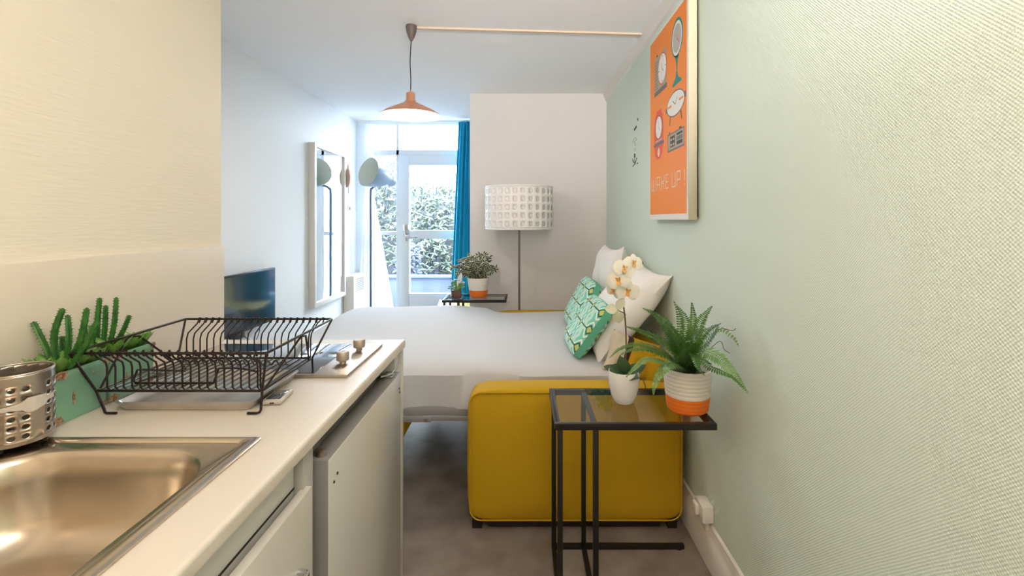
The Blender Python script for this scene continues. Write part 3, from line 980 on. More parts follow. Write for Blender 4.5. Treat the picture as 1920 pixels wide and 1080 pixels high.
def box_cushion(w, h, t, seed):
    """cushion with a flat gusset: patterned face, plain side"""
    b = new()
    nx, ny = 20, 16
    def outline(u, v, s):
        return (u * w / 2 * s, v * h / 2 * s)
    faces = {}
    for side in (1, -1):
        g_ = []
        for i in range(nx + 1):
            r_ = []
            for j in range(ny + 1):
                u = 2 * i / nx - 1; v = 2 * j / ny - 1
                f_ = (1 - u ** 6) * (1 - v ** 6)
                # round the corners
                k_ = 1 - .10 * (abs(u) * abs(v)) ** 3
                k_ -= .035 * (1 - abs(v) ** 2) * abs(u) ** 4 + .035 * (1 - abs(u) ** 2) * abs(v) ** 4
                zz = t * .22 + f_ ** .8 * t * .34 + .003 * noise.noise(Vector((u * 3, v * 3, seed + side)))
                r_.append(b.verts.new((u * w / 2 * k_, v * h / 2 * k_, side * zz)))
            g_.append(r_)
        faces[side] = g_
        for i in range(nx):
            for j in range(ny):
                q = (g_[i][j], g_[i + 1][j], g_[i + 1][j + 1], g_[i][j + 1])
                fc = b.faces.new(q if side == 1 else q[::-1]); fc.smooth = True
    def rim(g_): return [g_[i][0] for i in range(nx)] + [g_[nx][j] for j in range(ny)] + [g_[i][ny] for i in range(nx, 0, -1)] + [g_[0][j] for j in range(ny, 0, -1)]
    A, B_ = rim(faces[1]), rim(faces[-1])
    n = len(A)
    for i in range(n):
        fc = b.faces.new((A[i], A[(i + 1) % n], B_[(i + 1) % n], B_[i])); fc.smooth = True; fc.material_index = 1
    return b
def cushion(name, label, c, xa, ya, w, h, t, seed):
    o = obj(name, box_cushion(w, h, t, seed), [M_ikat, M_mintplain])
    place(o, c, xa, ya)
    return tag(o, label, 'cushion', 'mint patterned cushions on the bed')
# local x runs away from the camera, local y up the lean, local z faces the camera side (left)
cushion('throw_cushion', 'nearer mint green patterned cushion with yellow diamonds, overlapping the other', (.345, 2.60, .790), (.02, -1, .00), (.175, 0, .24), .46, .315, .085, 1)
cushion('throw_cushion', 'farther mint green patterned cushion leaning behind the near one', (.375, 3.08, .822), (.02, -1, .00), (.15, 0, .28), .46, .335, .085, 2)
o = obj('pillow', pillow(.58, .58, .17, 1, pointy=.2), M_pillow); place(o, (.540, 2.66, .872), (.03, -1, -.06), (.36, .0, .44)); tag(o, 'large white pillow leaning on the green wall, nearest behind the orchid', 'pillow', 'white pillows against the wall')
o = obj('pillow', pillow(.55, .56, .17, 4, pointy=.2), M_pillow); place(o, (.575, 3.26, .905), (.05, -1, .02), (.14, 0, 1)); tag(o, 'white pillow farther back, rising behind the mint cushions', 'pillow', 'white pillows against the wall')
# yellow cushion with a dark and white band, glimpsed behind the fern
b = pillow(.24, .20, .09, 12)
for fc in b.faces:
    cx_ = fc.calc_center_median().x
    fc.material_index = 1 if -.045 < cx_ < -.022 else (2 if cx_ <= -.045 else 0)
o = obj('banded_cushion', b, [M_yellow, mat('dark_brown_band', rgb(58, 30, 24), .8), mat('off_white_fabric', rgb(220, 206, 184), .8)])
place(o, (.520, 2.325, .690), (1, .0, -.35), (.4, .12, .8)); tag(o, 'yellow cushion with dark brown and off-white bands behind the fern', 'cushion')

# ------------------------------------------------------------------ side tables
def side_table(x0, x1, y0, y1, ztop, label):
    t = thing('side_table', label, 'side table', ((x0 + x1) / 2, (y0 + y1) / 2, 0), 'black metal and glass side tables')
    w = .020
    b = new()
    zt, zl = ztop, ztop - .022
    box(b, x0, x1, y0, y0 + w, zl, zt, bevel=.001); box(b, x0, x1, y1 - w, y1, zl, zt, bevel=.001)
    box(b, x0, x0 + w, y0 + w, y1 - w, zl, zt, bevel=.001); box(b, x1 - w, x1, y0 + w, y1 - w, zl, zt, bevel=.001)
    xi = x0 + (x1 - x0) * .255
    box(b, xi - .008, xi + .008, y0 + w, y1 - w, zl, zl + .014)
    obj('top_frame', b, M_black, t)
    b = new(); box(b, x0 + w * .6, x1 - w * .6, y0 + w * .6, y1 - w * .6, zt - .004, zt + .0005); o = obj('glass_top', b, M_tglass, t); o['label'] = 'clear glass top'
    xl = x0 + .019
    for x in (xl, xi):
        for y in (y0 + .009, y1 - .009):
            b = new(); box(b, x - .009, x + .009, y - .009, y + .009, .018, zl, bevel=.001); obj('leg', b, M_black, t)
    b = new()
    for x in (xl, xi): box(b, x - .009, x + .009, y0, y1, 0, .018)
    for y in (y0 + .009, y1 - .009): box(b, xl + .009, x1, y - .009, y + .009, 0.001, .019, bevel=.001)
    obj('floor_frame', b, M_black, t)
    for y in (y0 + .009, y1 - .009):
        b = new(); lathe(b, [(0, 0), (.012, 0), (.012, .004), (0, .004)], 12, (x1 - .02, y, 0))
        obj('glide', b, M_feet, t)
    return t
TZ = .655
side_table(.109, .662, 1.65, 2.00, TZ, 'black metal side table with glass top in front of the yellow sofa arm')
side_table(-.640, -.130, 3.84, 4.165, .714, 'black metal side table with glass top beyond the bed, by the turquoise curtain')

# rope basket pots
def rope_pot(c, rt, rb, hgt, split):
    b = new()
    n = 11
    prof = []; mis = []
    for i in range(n * 4 + 1):
        t = i / (n * 4)
        r = rb + (rt - rb) * t ** .8
        if t < .05: r -= .006 * (1 - t / .05)
        r += .0016 * abs(math.sin(t * n * PI))
        prof.append((r, t * hgt)); mis.append(1 if t < split else 0)
    prof = [(0, 0.001), (rb - .008, 0)] + prof + [(rt - .006, hgt), (rt - .010, hgt - .03), (0, hgt - .03)]
    mis = [1, 1] + mis[:-1] + [0, 0, 0, 0]
    mis += [0] * 4
    lathe(b, prof, 56, c, mis=mis)
    return b
def soil_disc(c, r):
    b = new(); lathe(b, [(r, 0), (r * .6, .006), (0, .008)], 24, c); return b

# fern
fx, fy = .603, 1.775
zt_ = TZ + .162
fern = thing('potted_fern', 'bushy green fern in a white and orange rope basket on the near table', 'potted plant', (fx, fy, TZ), None)
obj('pot', rope_pot((fx, fy, TZ + .001), .086, .070, .155, .36), [M_rope, M_orange], fern)
obj('soil', soil_disc((fx, fy, TZ + .130), .076), M_soil, fern)
def frond(pts, lmax, seed, m, spacing=.0065, hang=.2, w0=.0064):
    rnd = random.Random(seed)
    b = new()
    path = smooth_path(pts, 14)
    # resample
    L_ = sum((path[i + 1] - path[i]).length for i in range(len(path) - 1))
    n = max(8, int(L_ / spacing))
    res = []
    acc = 0; i = 0; d0 = 0
    for k_ in range(n + 1):
        tgt = L_ * k_ / n
        while i < len(path) - 2 and acc + (path[i + 1] - path[i]).length < tgt:
            acc += (path[i + 1] - path[i]).length; i += 1
        seg = (path[i + 1] - path[i]); res.append(path[i] + seg * min(1, (tgt - acc) / max(seg.length, 1e-6)))
    tube(b, res, [.0016 * (1 - .7 * q / n) for q in range(n + 1)], 5, mi=1)
    camv = (Vector((0, 0, H)) - res[n // 2]).normalized()
    upv = Vector((0, 0, 1)) * .8 + camv * .5 + Vector((rnd.uniform(-.3, .3), 0, 0))
    for k_ in range(2, n):
        t = k_ / n
        tg = (res[k_ + 1] - res[k_ - 1]).normalized()
        sd = tg.cross(upv)
        if sd.length < .1: sd = tg.cross(camv)
        sd.normalize(); nn = sd.cross(tg)
        ln = lmax * (min(1, t / .25) ** .6) * (1 - max(0, (t - .35) / .65) ** 1.6) + .002
        for s_ in (-1, 1):
            dv = sd * s_ + tg * .35 - Vector((0, 0, hang)) * rnd.uniform(.5, 1.2) + nn * rnd.uniform(-.1, .15)
            leaf_blade(b, res[k_], dv, ln * rnd.uniform(.9, 1.08), w0, nn, .12, 0, n=3)
    return obj('frond', b, [m, M_greenstem], fern)
fb = Vector((fx, fy, zt_ - .025))
def FR(us, lmax, seed, m=M_fern, **kw):
    pts = [fb + Vector((random.Random(seed).uniform(-.02, .02), random.Random(seed + 1).uniform(-.02, .02), 0))] + [px(u, v, d) for u, v, d in us]
    frond(pts, lmax, seed, m, **kw)
FR([(1270, 640, 1.76), (1235, 595, 1.77), (1204, 577, 1.78)], .030, 1)
FR([(1262, 650, 1.80), (1215, 625, 1.80), (1170, 611, 1.78)], .030, 2)
FR([(1255, 668, 1.74), (1205, 645, 1.72), (1165, 652, 1.70), (1142, 672, 1.68)], .020, 3)
FR([(1262, 674, 1.70), (1220, 655, 1.66), (1185, 655, 1.64), (1160, 668, 1.63)], .024, 4)
FR([(1258, 682, 1.68), (1215, 672, 1.60), (1190, 690, 1.58), (1173, 708, 1.57)], .026, 5, M_fern2)
FR([(1262, 680, 1.66), (1238, 700, 1.60), (1228, 720, 1.58), (1225, 742, 1.57)], .030, 6, M_fern2)
FR([(1278, 640, 1.80), (1272, 590, 1.84), (1263, 563, 1.86)], .016, 7, spacing=.009)
FR([(1285, 640, 1.78), (1285, 600, 1.80), (1268, 572, 1.82)], .030, 8)
FR([(1295, 640, 1.76), (1300, 600, 1.77), (1297, 566, 1.78)], .026, 9)
FR([(1300, 640, 1.74), (1315, 600, 1.74), (1336, 573, 1.74)], .036, 10)
FR([(1300, 650, 1.78), (1325, 620, 1.77), (1353, 606, 1.74)], .030, 11)
FR([(1305, 660, 1.72), (1330, 640, 1.66), (1348, 608, 1.62)], .026, 12)
FR([(1315, 655, 1.70), (1345, 618, 1.66), (1372, 630, 1.63), (1386, 650, 1.62)], .022, 13, M_fern2, spacing=.010)
FR([(1310, 660, 1.66), (1345, 668, 1.58), (1375, 700, 1.54), (1403, 738, 1.50)], .038, 14, M_fern2)
FR([(1305, 668, 1.64), (1335, 690, 1.56), (1370, 705, 1.53), (1395, 728, 1.50)], .028, 15)
FR([(1290, 650, 1.66), (1288, 640, 1.60), (1295, 640, 1.56)], .030, 16, M_fern2)
FR([(1290, 665, 1.64), (1300, 640, 1.58), (1318, 612, 1.56)], .038, 17)
FR([(1275, 660, 1.82), (1250, 620, 1.86), (1232, 600, 1.88)], .028, 18)
FR([(1268, 668, 1.72), (1245, 640, 1.68), (1228, 620, 1.66)], .030, 19)
FR([(1300, 664, 1.62), (1310, 690, 1.56), (1322, 705, 1.54)], .026, 20)
FR([(1280, 664, 1.78), (1262, 625, 1.80), (1245, 590, 1.82)], .030, 21)
b = new()
tube(b, smooth_path([px(1330, 655, 1.70), px(1350, 640, 1.66), px(1358, 655, 1.64), px(1368, 662, 1.64)], 6), .0012, 5)
tube(b, smooth_path([px(1330, 640, 1.70), px(1350, 617, 1.66), px(1372, 620, 1.63), px(1380, 616, 1.63)], 6), .0012, 5)
obj('wiry_tendril', b, M_stem, fern)

# orchid
ox, oy = .385, 1.845
orc = thing('potted_orchid', 'white orchid in a round white china pot on the near table', 'potted plant', (ox, oy, TZ))
b = new()
lathe(b, [(0, .001), (.030, 0), (.037, .004), (.048, .030), (.0575, .070), (.059, .095), (.0585, .118), (.0570, .122), (.0540, .120), (.054, .100), (0, .098)], 48, (ox, oy, TZ + .001))
obj('pot', b, M_china, orc)
obj('soil', soil_disc((ox, oy, TZ + .099), .053), M_soil, orc)
b = new()
stem_pts = [Vector((ox + .005, oy, TZ + .1)), px(1174, 660, 1.845), px(1173, 610, 1.84), px(1168, 565, 1.83), px(1164, 540, 1.82), px(1168, 515, 1.81), px(1182, 500, 1.80), px(1203, 492, 1.80)]
tube(b, smooth_path(stem_pts, 8), .0028, 8)
tube(b, smooth_path([px(1173, 590, 1.838), px(1166, 585, 1.83), px(1157, 581, 1.82)], 5), .0018, 6)
obj('stem', b, M_stem, orc)
def flower(c, r, tilt, name='flower', spin=0.0):
    b = new()
    c = Vector(c)
    nv = Vector(tilt).normalized()
    a1 = nv.orthogonal().normalized(); a2 = nv.cross(a1)
    upz = (Vector((0, 0, 1)) - nv * nv.z).normalized(); sd = nv.cross(upz)
    for ang, L_, w in ((90, 1.0, .75), (215, 1.0, .7), (325, 1.0, .7), (10, 1.05, 1.25), (170, 1.05, 1.25)):
        a = math.radians(ang + spin)
        dv = sd * math.cos(a) + upz * math.sin(a) + nv * .12
        rows = []
        n = 7
        dvn = dv.normalized(); s2 = nv.cross(dvn).normalized()
        for i in range(n + 1):
            t = i / n
            wd = r * w * .5 * (math.sin(PI * (t * .82 + .1)) ** .6) * (1 if i < n else .45)
            cc = c + dvn * r * L_ * t - nv * (.25 * r * t * t)
            rows.append([b.verts.new(cc + s2 * wd * q - nv * (.12 * r * abs(q) * (1 - t))) for q in (-1, -.5, 0, .5, 1)])
        for i in range(n):
            for q in range(4):
                fc = b.faces.new((rows[i][q], rows[i][q + 1], rows[i + 1][q + 1], rows[i + 1][q])); fc.smooth = True
    for ang in (60, 120, 270, 250, 290):
        a = math.radians(ang + spin)
        dv = sd * math.cos(a) + upz * math.sin(a) * .9 + nv * 1.1
        leaf_blade(b, c, dv, r * .42, r * .22, nv, .4, 1, n=4)
    lathe(b, [(0, 0), (r * .09, .001), (r * .08, r * .15), (0, r * .2)], 10, c, mi=1, axis=nv.to_track_quat('Z', 'Y').to_matrix().to_4x4())
    o = obj(name, b, [M_petal, M_petalc], orc, fixn=False)
    return o
flower(px(1177, 547, 1.80), .043, (-.1, -1, -.1), spin=8)
flower(px(1160, 526, 1.79), .043, (-.35, -1, 0), spin=-10)
flower(px(1171, 504, 1.78), .040, (-.15, -1, .1), spin=15)
flower(px(1188, 494, 1.78), .036, (.25, -1, .15), spin=5)
flower(px(1150, 545, 1.83), .036, (-.8, -.7, -.1), spin=20)
b = new()
for (u, v, r_) in ((1203, 493, .007), (1196, 500, .005)):
    lathe(b, [(0, -r_), (r_ * .7, -r_ * .6), (r_, 0), (r_ * .7, r_ * .7), (0, r_ * 1.1)], 12, px(u, v, 1.80))
o = obj('bud', b, M_stem, orc)
b = new()
leaf_blade(b, px(1157, 580, 1.82), (.3, -.2, .6), .05, .035, (-.3, -1, .2), .2, n=5)
leaf_blade(b, px(1157, 580, 1.82), (-.7, -.2, .1), .045, .04, (-.2, -1, .4), .3, n=5)
leaf_blade(b, px(1157, 582, 1.82), (.1, -.1, -.9), .05, .045, (-.3, -1, .2), .3, n=5)
o = obj('bract', b, mat('pale_green_petal', rgb(206, 208, 180), .5), orc)
b = new()
bb = Vector((ox, oy, TZ + .1))
for dv, L_, w in (((-.35, -.5, .65), .075, .055), ((.55, -.25, .55), .085, .050), ((-.6, .2, .45), .075, .045), ((.25, -.7, .35), .07, .055), ((.5, .5, .4), .08, .05), ((-.1, -.3, .9), .075, .06)):
    leaf_blade(b, bb + Vector((dv[0] * .01, dv[1] * .01, 0)), dv, L_, w, (-dv[0] * .5, -1, 1.0), .35, n=8)
obj('leaves', b, M_orleaf, orc)
b = new()
tube(b, smooth_path([bb + Vector((.02, -.02, 0)), bb + Vector((.055, -.045, .006)), bb + Vector((.066, -.05, -.012)), bb + Vector((.070, -.052, -.03))], 5), .0022, 6)
obj('aerial_root', b, M_stem, orc)

# ficus on the far table
TZ2 = .7145
gx, gy = px(897, 557, 4.0).x, 4.0
fic = thing('potted_ficus', 'variegated ficus in a white and orange rope basket on the far table', 'potted plant', (gx, gy, TZ2))
obj('pot', rope_pot((gx, gy, TZ2 + .001), .090, .066, .158, .36), [M_rope, M_orange], fic)
obj('soil', soil_disc((gx, gy, TZ2 + .135), .080), M_soil, fic)
rnd = random.Random(11)
b = new(); bs_ = new()
for i in range(64):
    a = rnd.uniform(0, 2 * PI); el = rnd.uniform(.15, 1.35)
    R_ = rnd.uniform(.11, .185)
    base = Vector((gx + rnd.uniform(-.03, .03), gy + rnd.uniform(-.03, .03), TZ2 + .145))
    tip = base + Vector((math.cos(a) * math.cos(el) * R_ * .78, math.sin(a) * math.cos(el) * R_ * .6, math.sin(el) * R_ * 1.15 + .01))
    if i == 0: tip = px(850, 500, 3.95)
    if i == 1: tip = px(862, 488, 3.95)
    if i == 2: tip = px(856, 512, 3.95)
    pth = smooth_path([base, (base + tip) / 2 + Vector((0, 0, .02)), tip], 5)
    tube(bs_, pth, .0013, 4)
    for k_ in range(3, len(pth)):
        for q in range(3):
            dv = Vector((rnd.uniform(-1, 1), rnd.uniform(-1, .6), rnd.uniform(-.5, .7)))
            leaf_blade(b, pth[k_], dv, rnd.uniform(.034, .050), rnd.uniform(.018, .026), (rnd.uniform(-.5, .5), -1, .8), .2, 0, n=3, mi2=1)
obj('foliage', b, [M_ficusg, M_ficusw], fic)
obj('stem', bs_, M_stem, fic)

# small wooden cube plant
qx, qy = px(856, 560, 3.93).x, 3.93
cu = thing('cube_planter', 'tiny flowering plant in a brown wooden cube on the far table', 'potted plant', (qx, qy, TZ2))
b = new(); box(b, qx - .036, qx + .036, qy - .036, qy + .036, TZ2 + .001, TZ2 + .066, bevel=.003); obj('pot', b, M_wood, cu)
b = new(); b2 = new()
for i in range(70):
    a = rnd.uniform(0, 2 * PI); el = rnd.uniform(.2, 1.5)
    p0 = Vector((qx, qy, TZ2 + .066))
    dv = Vector((math.cos(a) * math.cos(el), math.sin(a) * math.cos(el), math.sin(el)))
    leaf_blade(b, p0 + dv * rnd.uniform(.0, .05), dv + Vector((rnd.uniform(-.4, .4),) * 3), .030, .013, (0, -1, .5), .2, n=3)
    if i % 4 == 0:
        lathe(b2, [(0, -.005), (.006, -.002), (.007, .003), (0, .006)], 6, p0 + dv * .085)
obj('leaves', b, M_succ, cu); obj('blossoms', b2, M_lilac, cu)
b = new(); leaf_blade(b, (qx + .01, qy - .01, TZ2 + .10), (.32, 0, 1), .115, .036, (0, -1, .1), -.15, n=9)
o = obj('feather', b, mat('white_feather', rgb(244, 240, 240), .7), cu); o['label'] = 'white feather stuck in the pot'

# ------------------------------------------------------------------ perforated shade floor lamp
lx, ly = px(973.5, 500, 3.962).x, 3.962
fl = thing('floor_lamp', 'floor lamp with wide white perforated drum shade before the chimney wall', 'floor lamp', (lx, ly, 0))
zs0, zs1 = H - (430 - 412) * ly / F, H + (412 - 350) * ly / F
b = new()
zm0, zm1 = zs0 + .014, zs1 - .014
perforated(b, (lx, ly, 0), .276, zm0, zm1, 28, 5, .0135, .0185)
lathe(b, [(.276, zs0), (.276, zm0)], 112, (lx, ly, 0)); lathe(b, [(.276, zm1), (.276, zs1)], 112, (lx, ly, 0))
sh = obj('lamp_shade', b, M_shade, fl)
md = sh.modifiers.new('solid', 'SOLIDIFY'); md.thickness = .0015
b = new()
lathe(b, [(.262, zs0 + .004), (.262, zs1 - .004)], 60, (lx, ly, 0)); o = obj('liner', b, M_shade, sh)
b = new()
R_ = .275
for j in range(5):
    for i in range(28):
        a = (i + .5) * 2 * PI / 28; z = zm0 + (zm1 - zm0) * (j + .5) / 5
        M_ = Matrix.Translation((lx + R_ * math.cos(a), ly + R_ * math.sin(a), z)) @ Matrix.Rotation(a + PI / 2, 4, 'Z') @ Matrix.Rotation(math.radians(16), 4, 'Z') @ Matrix.Rotation(PI / 2, 4, 'X')
        pts = [(.0115 * math.cos(q * PI / 8), .0165 * math.sin(q * PI / 8)) for q in range(16)]
        poly_prism(b, pts, M_, .0010)
o = obj('punched_flap', b, M_shade, sh); o['kind'] = 'stuff'
b = new(); tube(b, [(lx, ly, .02), (lx, ly, zs1 - .03)], .0095, 12)
for a in (0, 2.09, 4.19): tube(b, [(lx, ly, zs1 - .03), (lx + .26 * math.cos(a), ly + .26 * math.sin(a), zs1 - .02)], .002, 5)
obj('pole', b, M_pole, fl)
b = new(); lathe(b, [(0, 0), (.14, 0), (.14, .012), (.03, .020), (0, .022)], 36, (lx, ly, 0)); obj('base', b, M_pole, fl)

# ------------------------------------------------------------------ blue-grey task floor lamp by the window
D2 = 5.10
tl = thing('task_floor_lamp', 'blue-grey floor lamp with large cone head by the window', 'floor lamp', (px(695, 400, D2).x, D2, 0))
pxx = px(695, 400, D2).x
b = new()
tube(b, smooth_path([(pxx, D2, .02), (pxx, D2, .6), (pxx, D2, 1.2)], 4) + smooth_path([Vector((pxx, D2, 1.3)), px(695, 362, D2), px(698, 353, D2), px(707, 348, D2), px(718, 347, D2), px(728, 340, D2)], 6), .0115, 12)
obj('pole', b, mat('slate_blue_pole', rgb(84, 108, 140), .4), tl)
b = new(); lathe(b, [(0, 0), (.12, 0), (.12, .02), (.02, .03), (0, .03)], 36, (pxx + .03, D2, 0)); obj('base', b, M_bluegrey, tl)
ax_end = px(738, 341, D2 + .03); ax_open = px(690, 322, D2 - .24)
axv = (ax_open - ax_end).normalized(); AL = (ax_open - ax_end).length
Q = axv.to_track_quat('Z', 'Y').to_matrix().to_4x4()
b = new()
lathe(b, [(0, -.005), (.040, -.004), (.052, .01), (.053, .06), (.056, .08), (.100, AL * .45), (.128, AL * .68), (.144, AL * .88), (.150, AL), (.147, AL), (.122, AL * .66), (.06, .09), (0, .085)], 40, ax_end, axis=Q, mis=[0] * 8 + [1] * 4)
obj('lamp_head', b, [M_bluegrey, M_lampin], tl)
b = new(); lathe(b, [(0, 0), (.014, 0), (.014, .12), (0, .12)], 14, px(727, 340, D2 - .06), axis=Matrix.Rotation(-PI / 2, 4, 'X')); obj('pivot', b, M_bluegrey, tl)

# ------------------------------------------------------------------ pendant
pd = thing('pendant_lamp', 'copper pendant lamp with shallow cone shade hanging over the bed', 'pendant lamp', (PENDANT[0], PENDANT[1], CEIL))
cx, cy = PENDANT
b = new(); lathe(b, [(.0, -.088), (.006, -.088), (.016, -.070), (.027, -.040), (.032, -.012), (.030, 0), (0, 0)], 28, (cx + .004, cy, CEIL)); obj('ceiling_cap', b, M_cap, pd)
b = new(); tube(b, smooth_path([(cx + .004, cy, CEIL - .085), (cx - .003, cy, CEIL - .20), (cx + .001, cy, CEIL - .30), (cx, cy, H + .725)], 6), .0028, 8); obj('cable', b, M_cable, pd)
b = new()
zz = H
lathe(b, [(0, .738), (.004, .738), (.007, .725), (.022, .722), (.025, .718), (.025, .682), (.030, .676), (.032, .670), (.060, .655), (.10, .637), (.14, .617), (.168, .597), (.1695, .592), (.1665, .594), (.138, .612), (.10, .631), (.05, .652), (0, .662)], 56, (cx, cy, zz), mis=[0] * 12 + [1] * 5)
obj('lamp_shade', b, [M_copper, M_shadein], pd)
b = new(); lathe(b, [(0, .590), (.020, .596), (.029, .612), (.028, .628), (.018, .646), (.012, .66), (0, .66)], 24, (cx, cy, zz)); o = obj('bulb', b, M_bulb, pd)
o.visible_shadow = True
b = new()
Mx = Matrix.Identity(4)
p0 = Vector((cx + .03, 2.785, CEIL)); p1 = Vector((XR - .03, 2.88, CEIL))
dd = (p1 - p0).normalized(); sd = dd.cross(Vector((0, 0, 1)))
vs = []
for pnt in (p0, p1):
    vs.append([b.verts.new(pnt + sd * s_ * .012 + Vector((0, 0, z_))) for s_, z_ in ((-1, 0), (1, 0), (1, -.010), (-1, -.010))])
for q in range(4): b.faces.new((vs[0][q], vs[0][(q + 1) % 4], vs[1][(q + 1) % 4], vs[1][q]))
b.faces.new(vs[0]); b.faces.new(vs[1][::-1])
tag(obj('cable_cover', b, M_strip), 'thin beige cable cover strip crossing the ceiling to the green wall', 'cable cover')

ul = thing('fill_lamp_stand', 'unseen fill lamp on a stand, added behind the viewer to brighten the room', 'floor lamp', (FILL_AT[0], FILL_AT[1], 0))  # stand and bowl for the added fill spot, out of view
b = new(); tube(b, [(FILL_AT[0], FILL_AT[1], .02), (FILL_AT[0], FILL_AT[1], 1.70)], .011, 10); obj('pole', b, M_pole, ul)
b = new(); lathe(b, [(0, 0), (.13, 0), (.13, .018), (0, .025)], 32, (FILL_AT[0], FILL_AT[1], 0)); obj('base', b, M_pole, ul)
b = new(); lathe(b, [(0, 1.70), (.06, 1.705), (.125, 1.76), (.122, 1.762), (.055, 1.712), (0, 1.712)], 32, (FILL_AT[0], FILL_AT[1], 0)); obj('bowl', b, M_shade, ul)

# kitchen ceiling lamp (above the camera)
kl = thing('ceiling_light', 'round ceiling light above the kitchen', 'ceiling light', (0, -.20, CEIL))
b = new(); lathe(b, [(0, 0), (.14, 0), (.14, -.02), (0, -.02)], 32, (0, -.20, CEIL)); obj('base', b, M_trim, kl)

# ------------------------------------------------------------------ curtains
def curtain(name, label, m, xb0, xb1, xt0, xt1, y, z0, z1, folds, amp, prof=None, cat='curtain'):
    b = new()
    NX, NZ = folds * 10, 24
    g_ = []
    for j in range(NZ + 1):
        t = j / NZ
        a0 = xb0 + (xt0 - xb0) * (prof(t) if prof else t); a1 = xb1 + (xt1 - xb1) * (prof(t) if prof else t)
        g_.append([b.verts.new((a0 + (a1 - a0) * (i / NX), y + amp * (1 - .4 * t) * math.sin(i / NX * folds * 2 * PI + .6 * math.sin(t * 3)) + amp * .3 * math.sin(i * .37), z0 + (z1 - z0) * t)) for i in range(NX + 1)])
    for j in range(NZ):
        for i in range(NX):
            fc = b.faces.new((g_[j][i], g_[j][i + 1], g_[j + 1][i + 1], g_[j + 1][i])); fc.smooth = True
    o = obj(name, b, m, fixn=False)
    return tag(o, label, cat)
o = curtain('curtain', 'turquoise blue curtain gathered at the right of the glass door', M_blue, -.805, -.50, -.695, -.50, 5.28, .02, 2.42, 6, .030)
md = o.modifiers.new('solid', 'SOLIDIFY'); md.thickness = .003
o = curtain('sheer_curtain', 'sheer white curtain flaring out at the left of the window', M_sheer, -1.835, -1.35, -1.73, -1.63, 5.30, .04, 2.40, 7, .018, prof=lambda t: min(1, t / .68))
b = new(); tube(b, [(-1.84, 5.29, 2.43), (-.47, 5.29, 2.43)], .007, 10); tag(obj('curtain_rail', b, M_trim), 'slim white curtain rail above the glass door', 'curtain rail')

# ------------------------------------------------------------------ left wall things
mr = thing('wall_mirror', 'tall rectangular wall mirror in a deep white frame on the left wall', 'mirror', (XL, 4.5, 1.4))
y0, y1, z0, z1 = 4.183, 4.925, .585, 2.02
mw, md_ = .040, .056
b = new()
X1 = XL + md_
box(b, XL + .001, X1, y0, y0 + mw, z0, z1, bevel=.001); box(b, XL + .001, X1, y1 - mw, y1, z0, z1, bevel=.001)
box(b, XL + .001, X1, y0 + mw, y1 - mw, z0, z0 + mw, bevel=.001); box(b, XL + .001, X1, y0 + mw, y1 - mw, z1 - mw, z1, bevel=.001)
obj('frame', b, M_mframe, mr)
b = new(); box(b, XL + .002, XL + .040, y0 + mw, y1 - mw, z0 + mw, z1 - mw); obj('mirror_glass', b, M_mirror, mr)

tv = thing('television', 'flat black television mounted on the left wall beside the bed', 'television', (XL, 3.15, .82))
b = new(); box(b, -1.80, -1.772, 2.83, 3.475, .635, 1.01, bevel=.004); obj('bezel', b, M_bezel, tv)
b = new(); box(b, -1.7735, -1.7712, 2.842, 3.463, .655, 1.000); obj('screen', b, M_screen, tv)
b = new(); box(b, XL + .001, -1.80, 3.05, 3.25, .72, .92, bevel=.003); obj('wall_bracket', b, M_feet, tv)
b = new(); box(b, -1.79, -1.776, 2.95, 3.10, .600, .637, bevel=.002); tube(b, smooth_path([(-1.80, 3.1, .66), (-1.79, 3.12, .60), (-1.77, 3.2, .55), (-1.79, 3.3, .60), (-1.83, 3.35, .66)], 6), .003, 6); obj('cable', b, M_feet, tv)

# cat head ornament sticking out from the wall
b = new()
prof = [(-.115, .03), (-.10, -.04), (-.06, -.085), (0, -.095), (.06, -.085), (.10, -.04), (.115, .03), (.095, .085), (.065, .12), (.052, .165), (.038, .150), (.025, .108), (-.025, .108), (-.038, .150), (-.052, .165), (-.065, .12), (-.095, .085)]
prof = [(p_[0] * .44, p_[1] * .92) for p_ in prof]
Mx = Matrix.Translation((-1.798, 4.96, H + .415)) @ Matrix.Rotation(math.radians(-22), 4, 'Z') @ Matrix.Rotation(PI / 2, 4, 'X')
poly_prism(b, prof, Mx, .012)
ca = tag(obj('cat_ornament', b, M_catwood), 'tan wooden cat-head ornament on the left wall just past the mirror', 'ornament')
b = new(); tube(b, smooth_path([(-1.780, 4.955, H + .34), (-1.782, 4.955, H + .30), (-1.778, 4.955, H + .265)], 5), .003, 6); obj('tail_cord', b, M_stem, ca)

sw = thing('light_switch', 'small white light switch on the left wall near the window', 'light switch', (XL, 5.15, 1.45))
b = new(); box(b, XL + .0005, XL + .010, 5.13, 5.19, 1.44, 1.50, bevel=.002); obj('plate', b, M_trim, sw)
b = new(); box(b, XL + .010, XL + .014, 5.145, 5.175, 1.455, 1.485, bevel=.001); obj('rocker', b, M_fridge_side, sw)

# heater
ht = thing('wall_heater', 'white panel heater with slotted grille below the window end of the left wall', 'heater', (XL, 5.0, .4))
b = new(); box(b, XL + .002, -1.740, 4.99, 5.385, .12, .77, bevel=.010, seg=3); obj('body', b, M_trim, ht)
b = new()
for i in range(7):
    box(b, -1.7402, -1.7385, 5.07, 5.36, .60 + i * .020, .608 + i * .020)
obj('grille', b, M_fridge_side, ht)

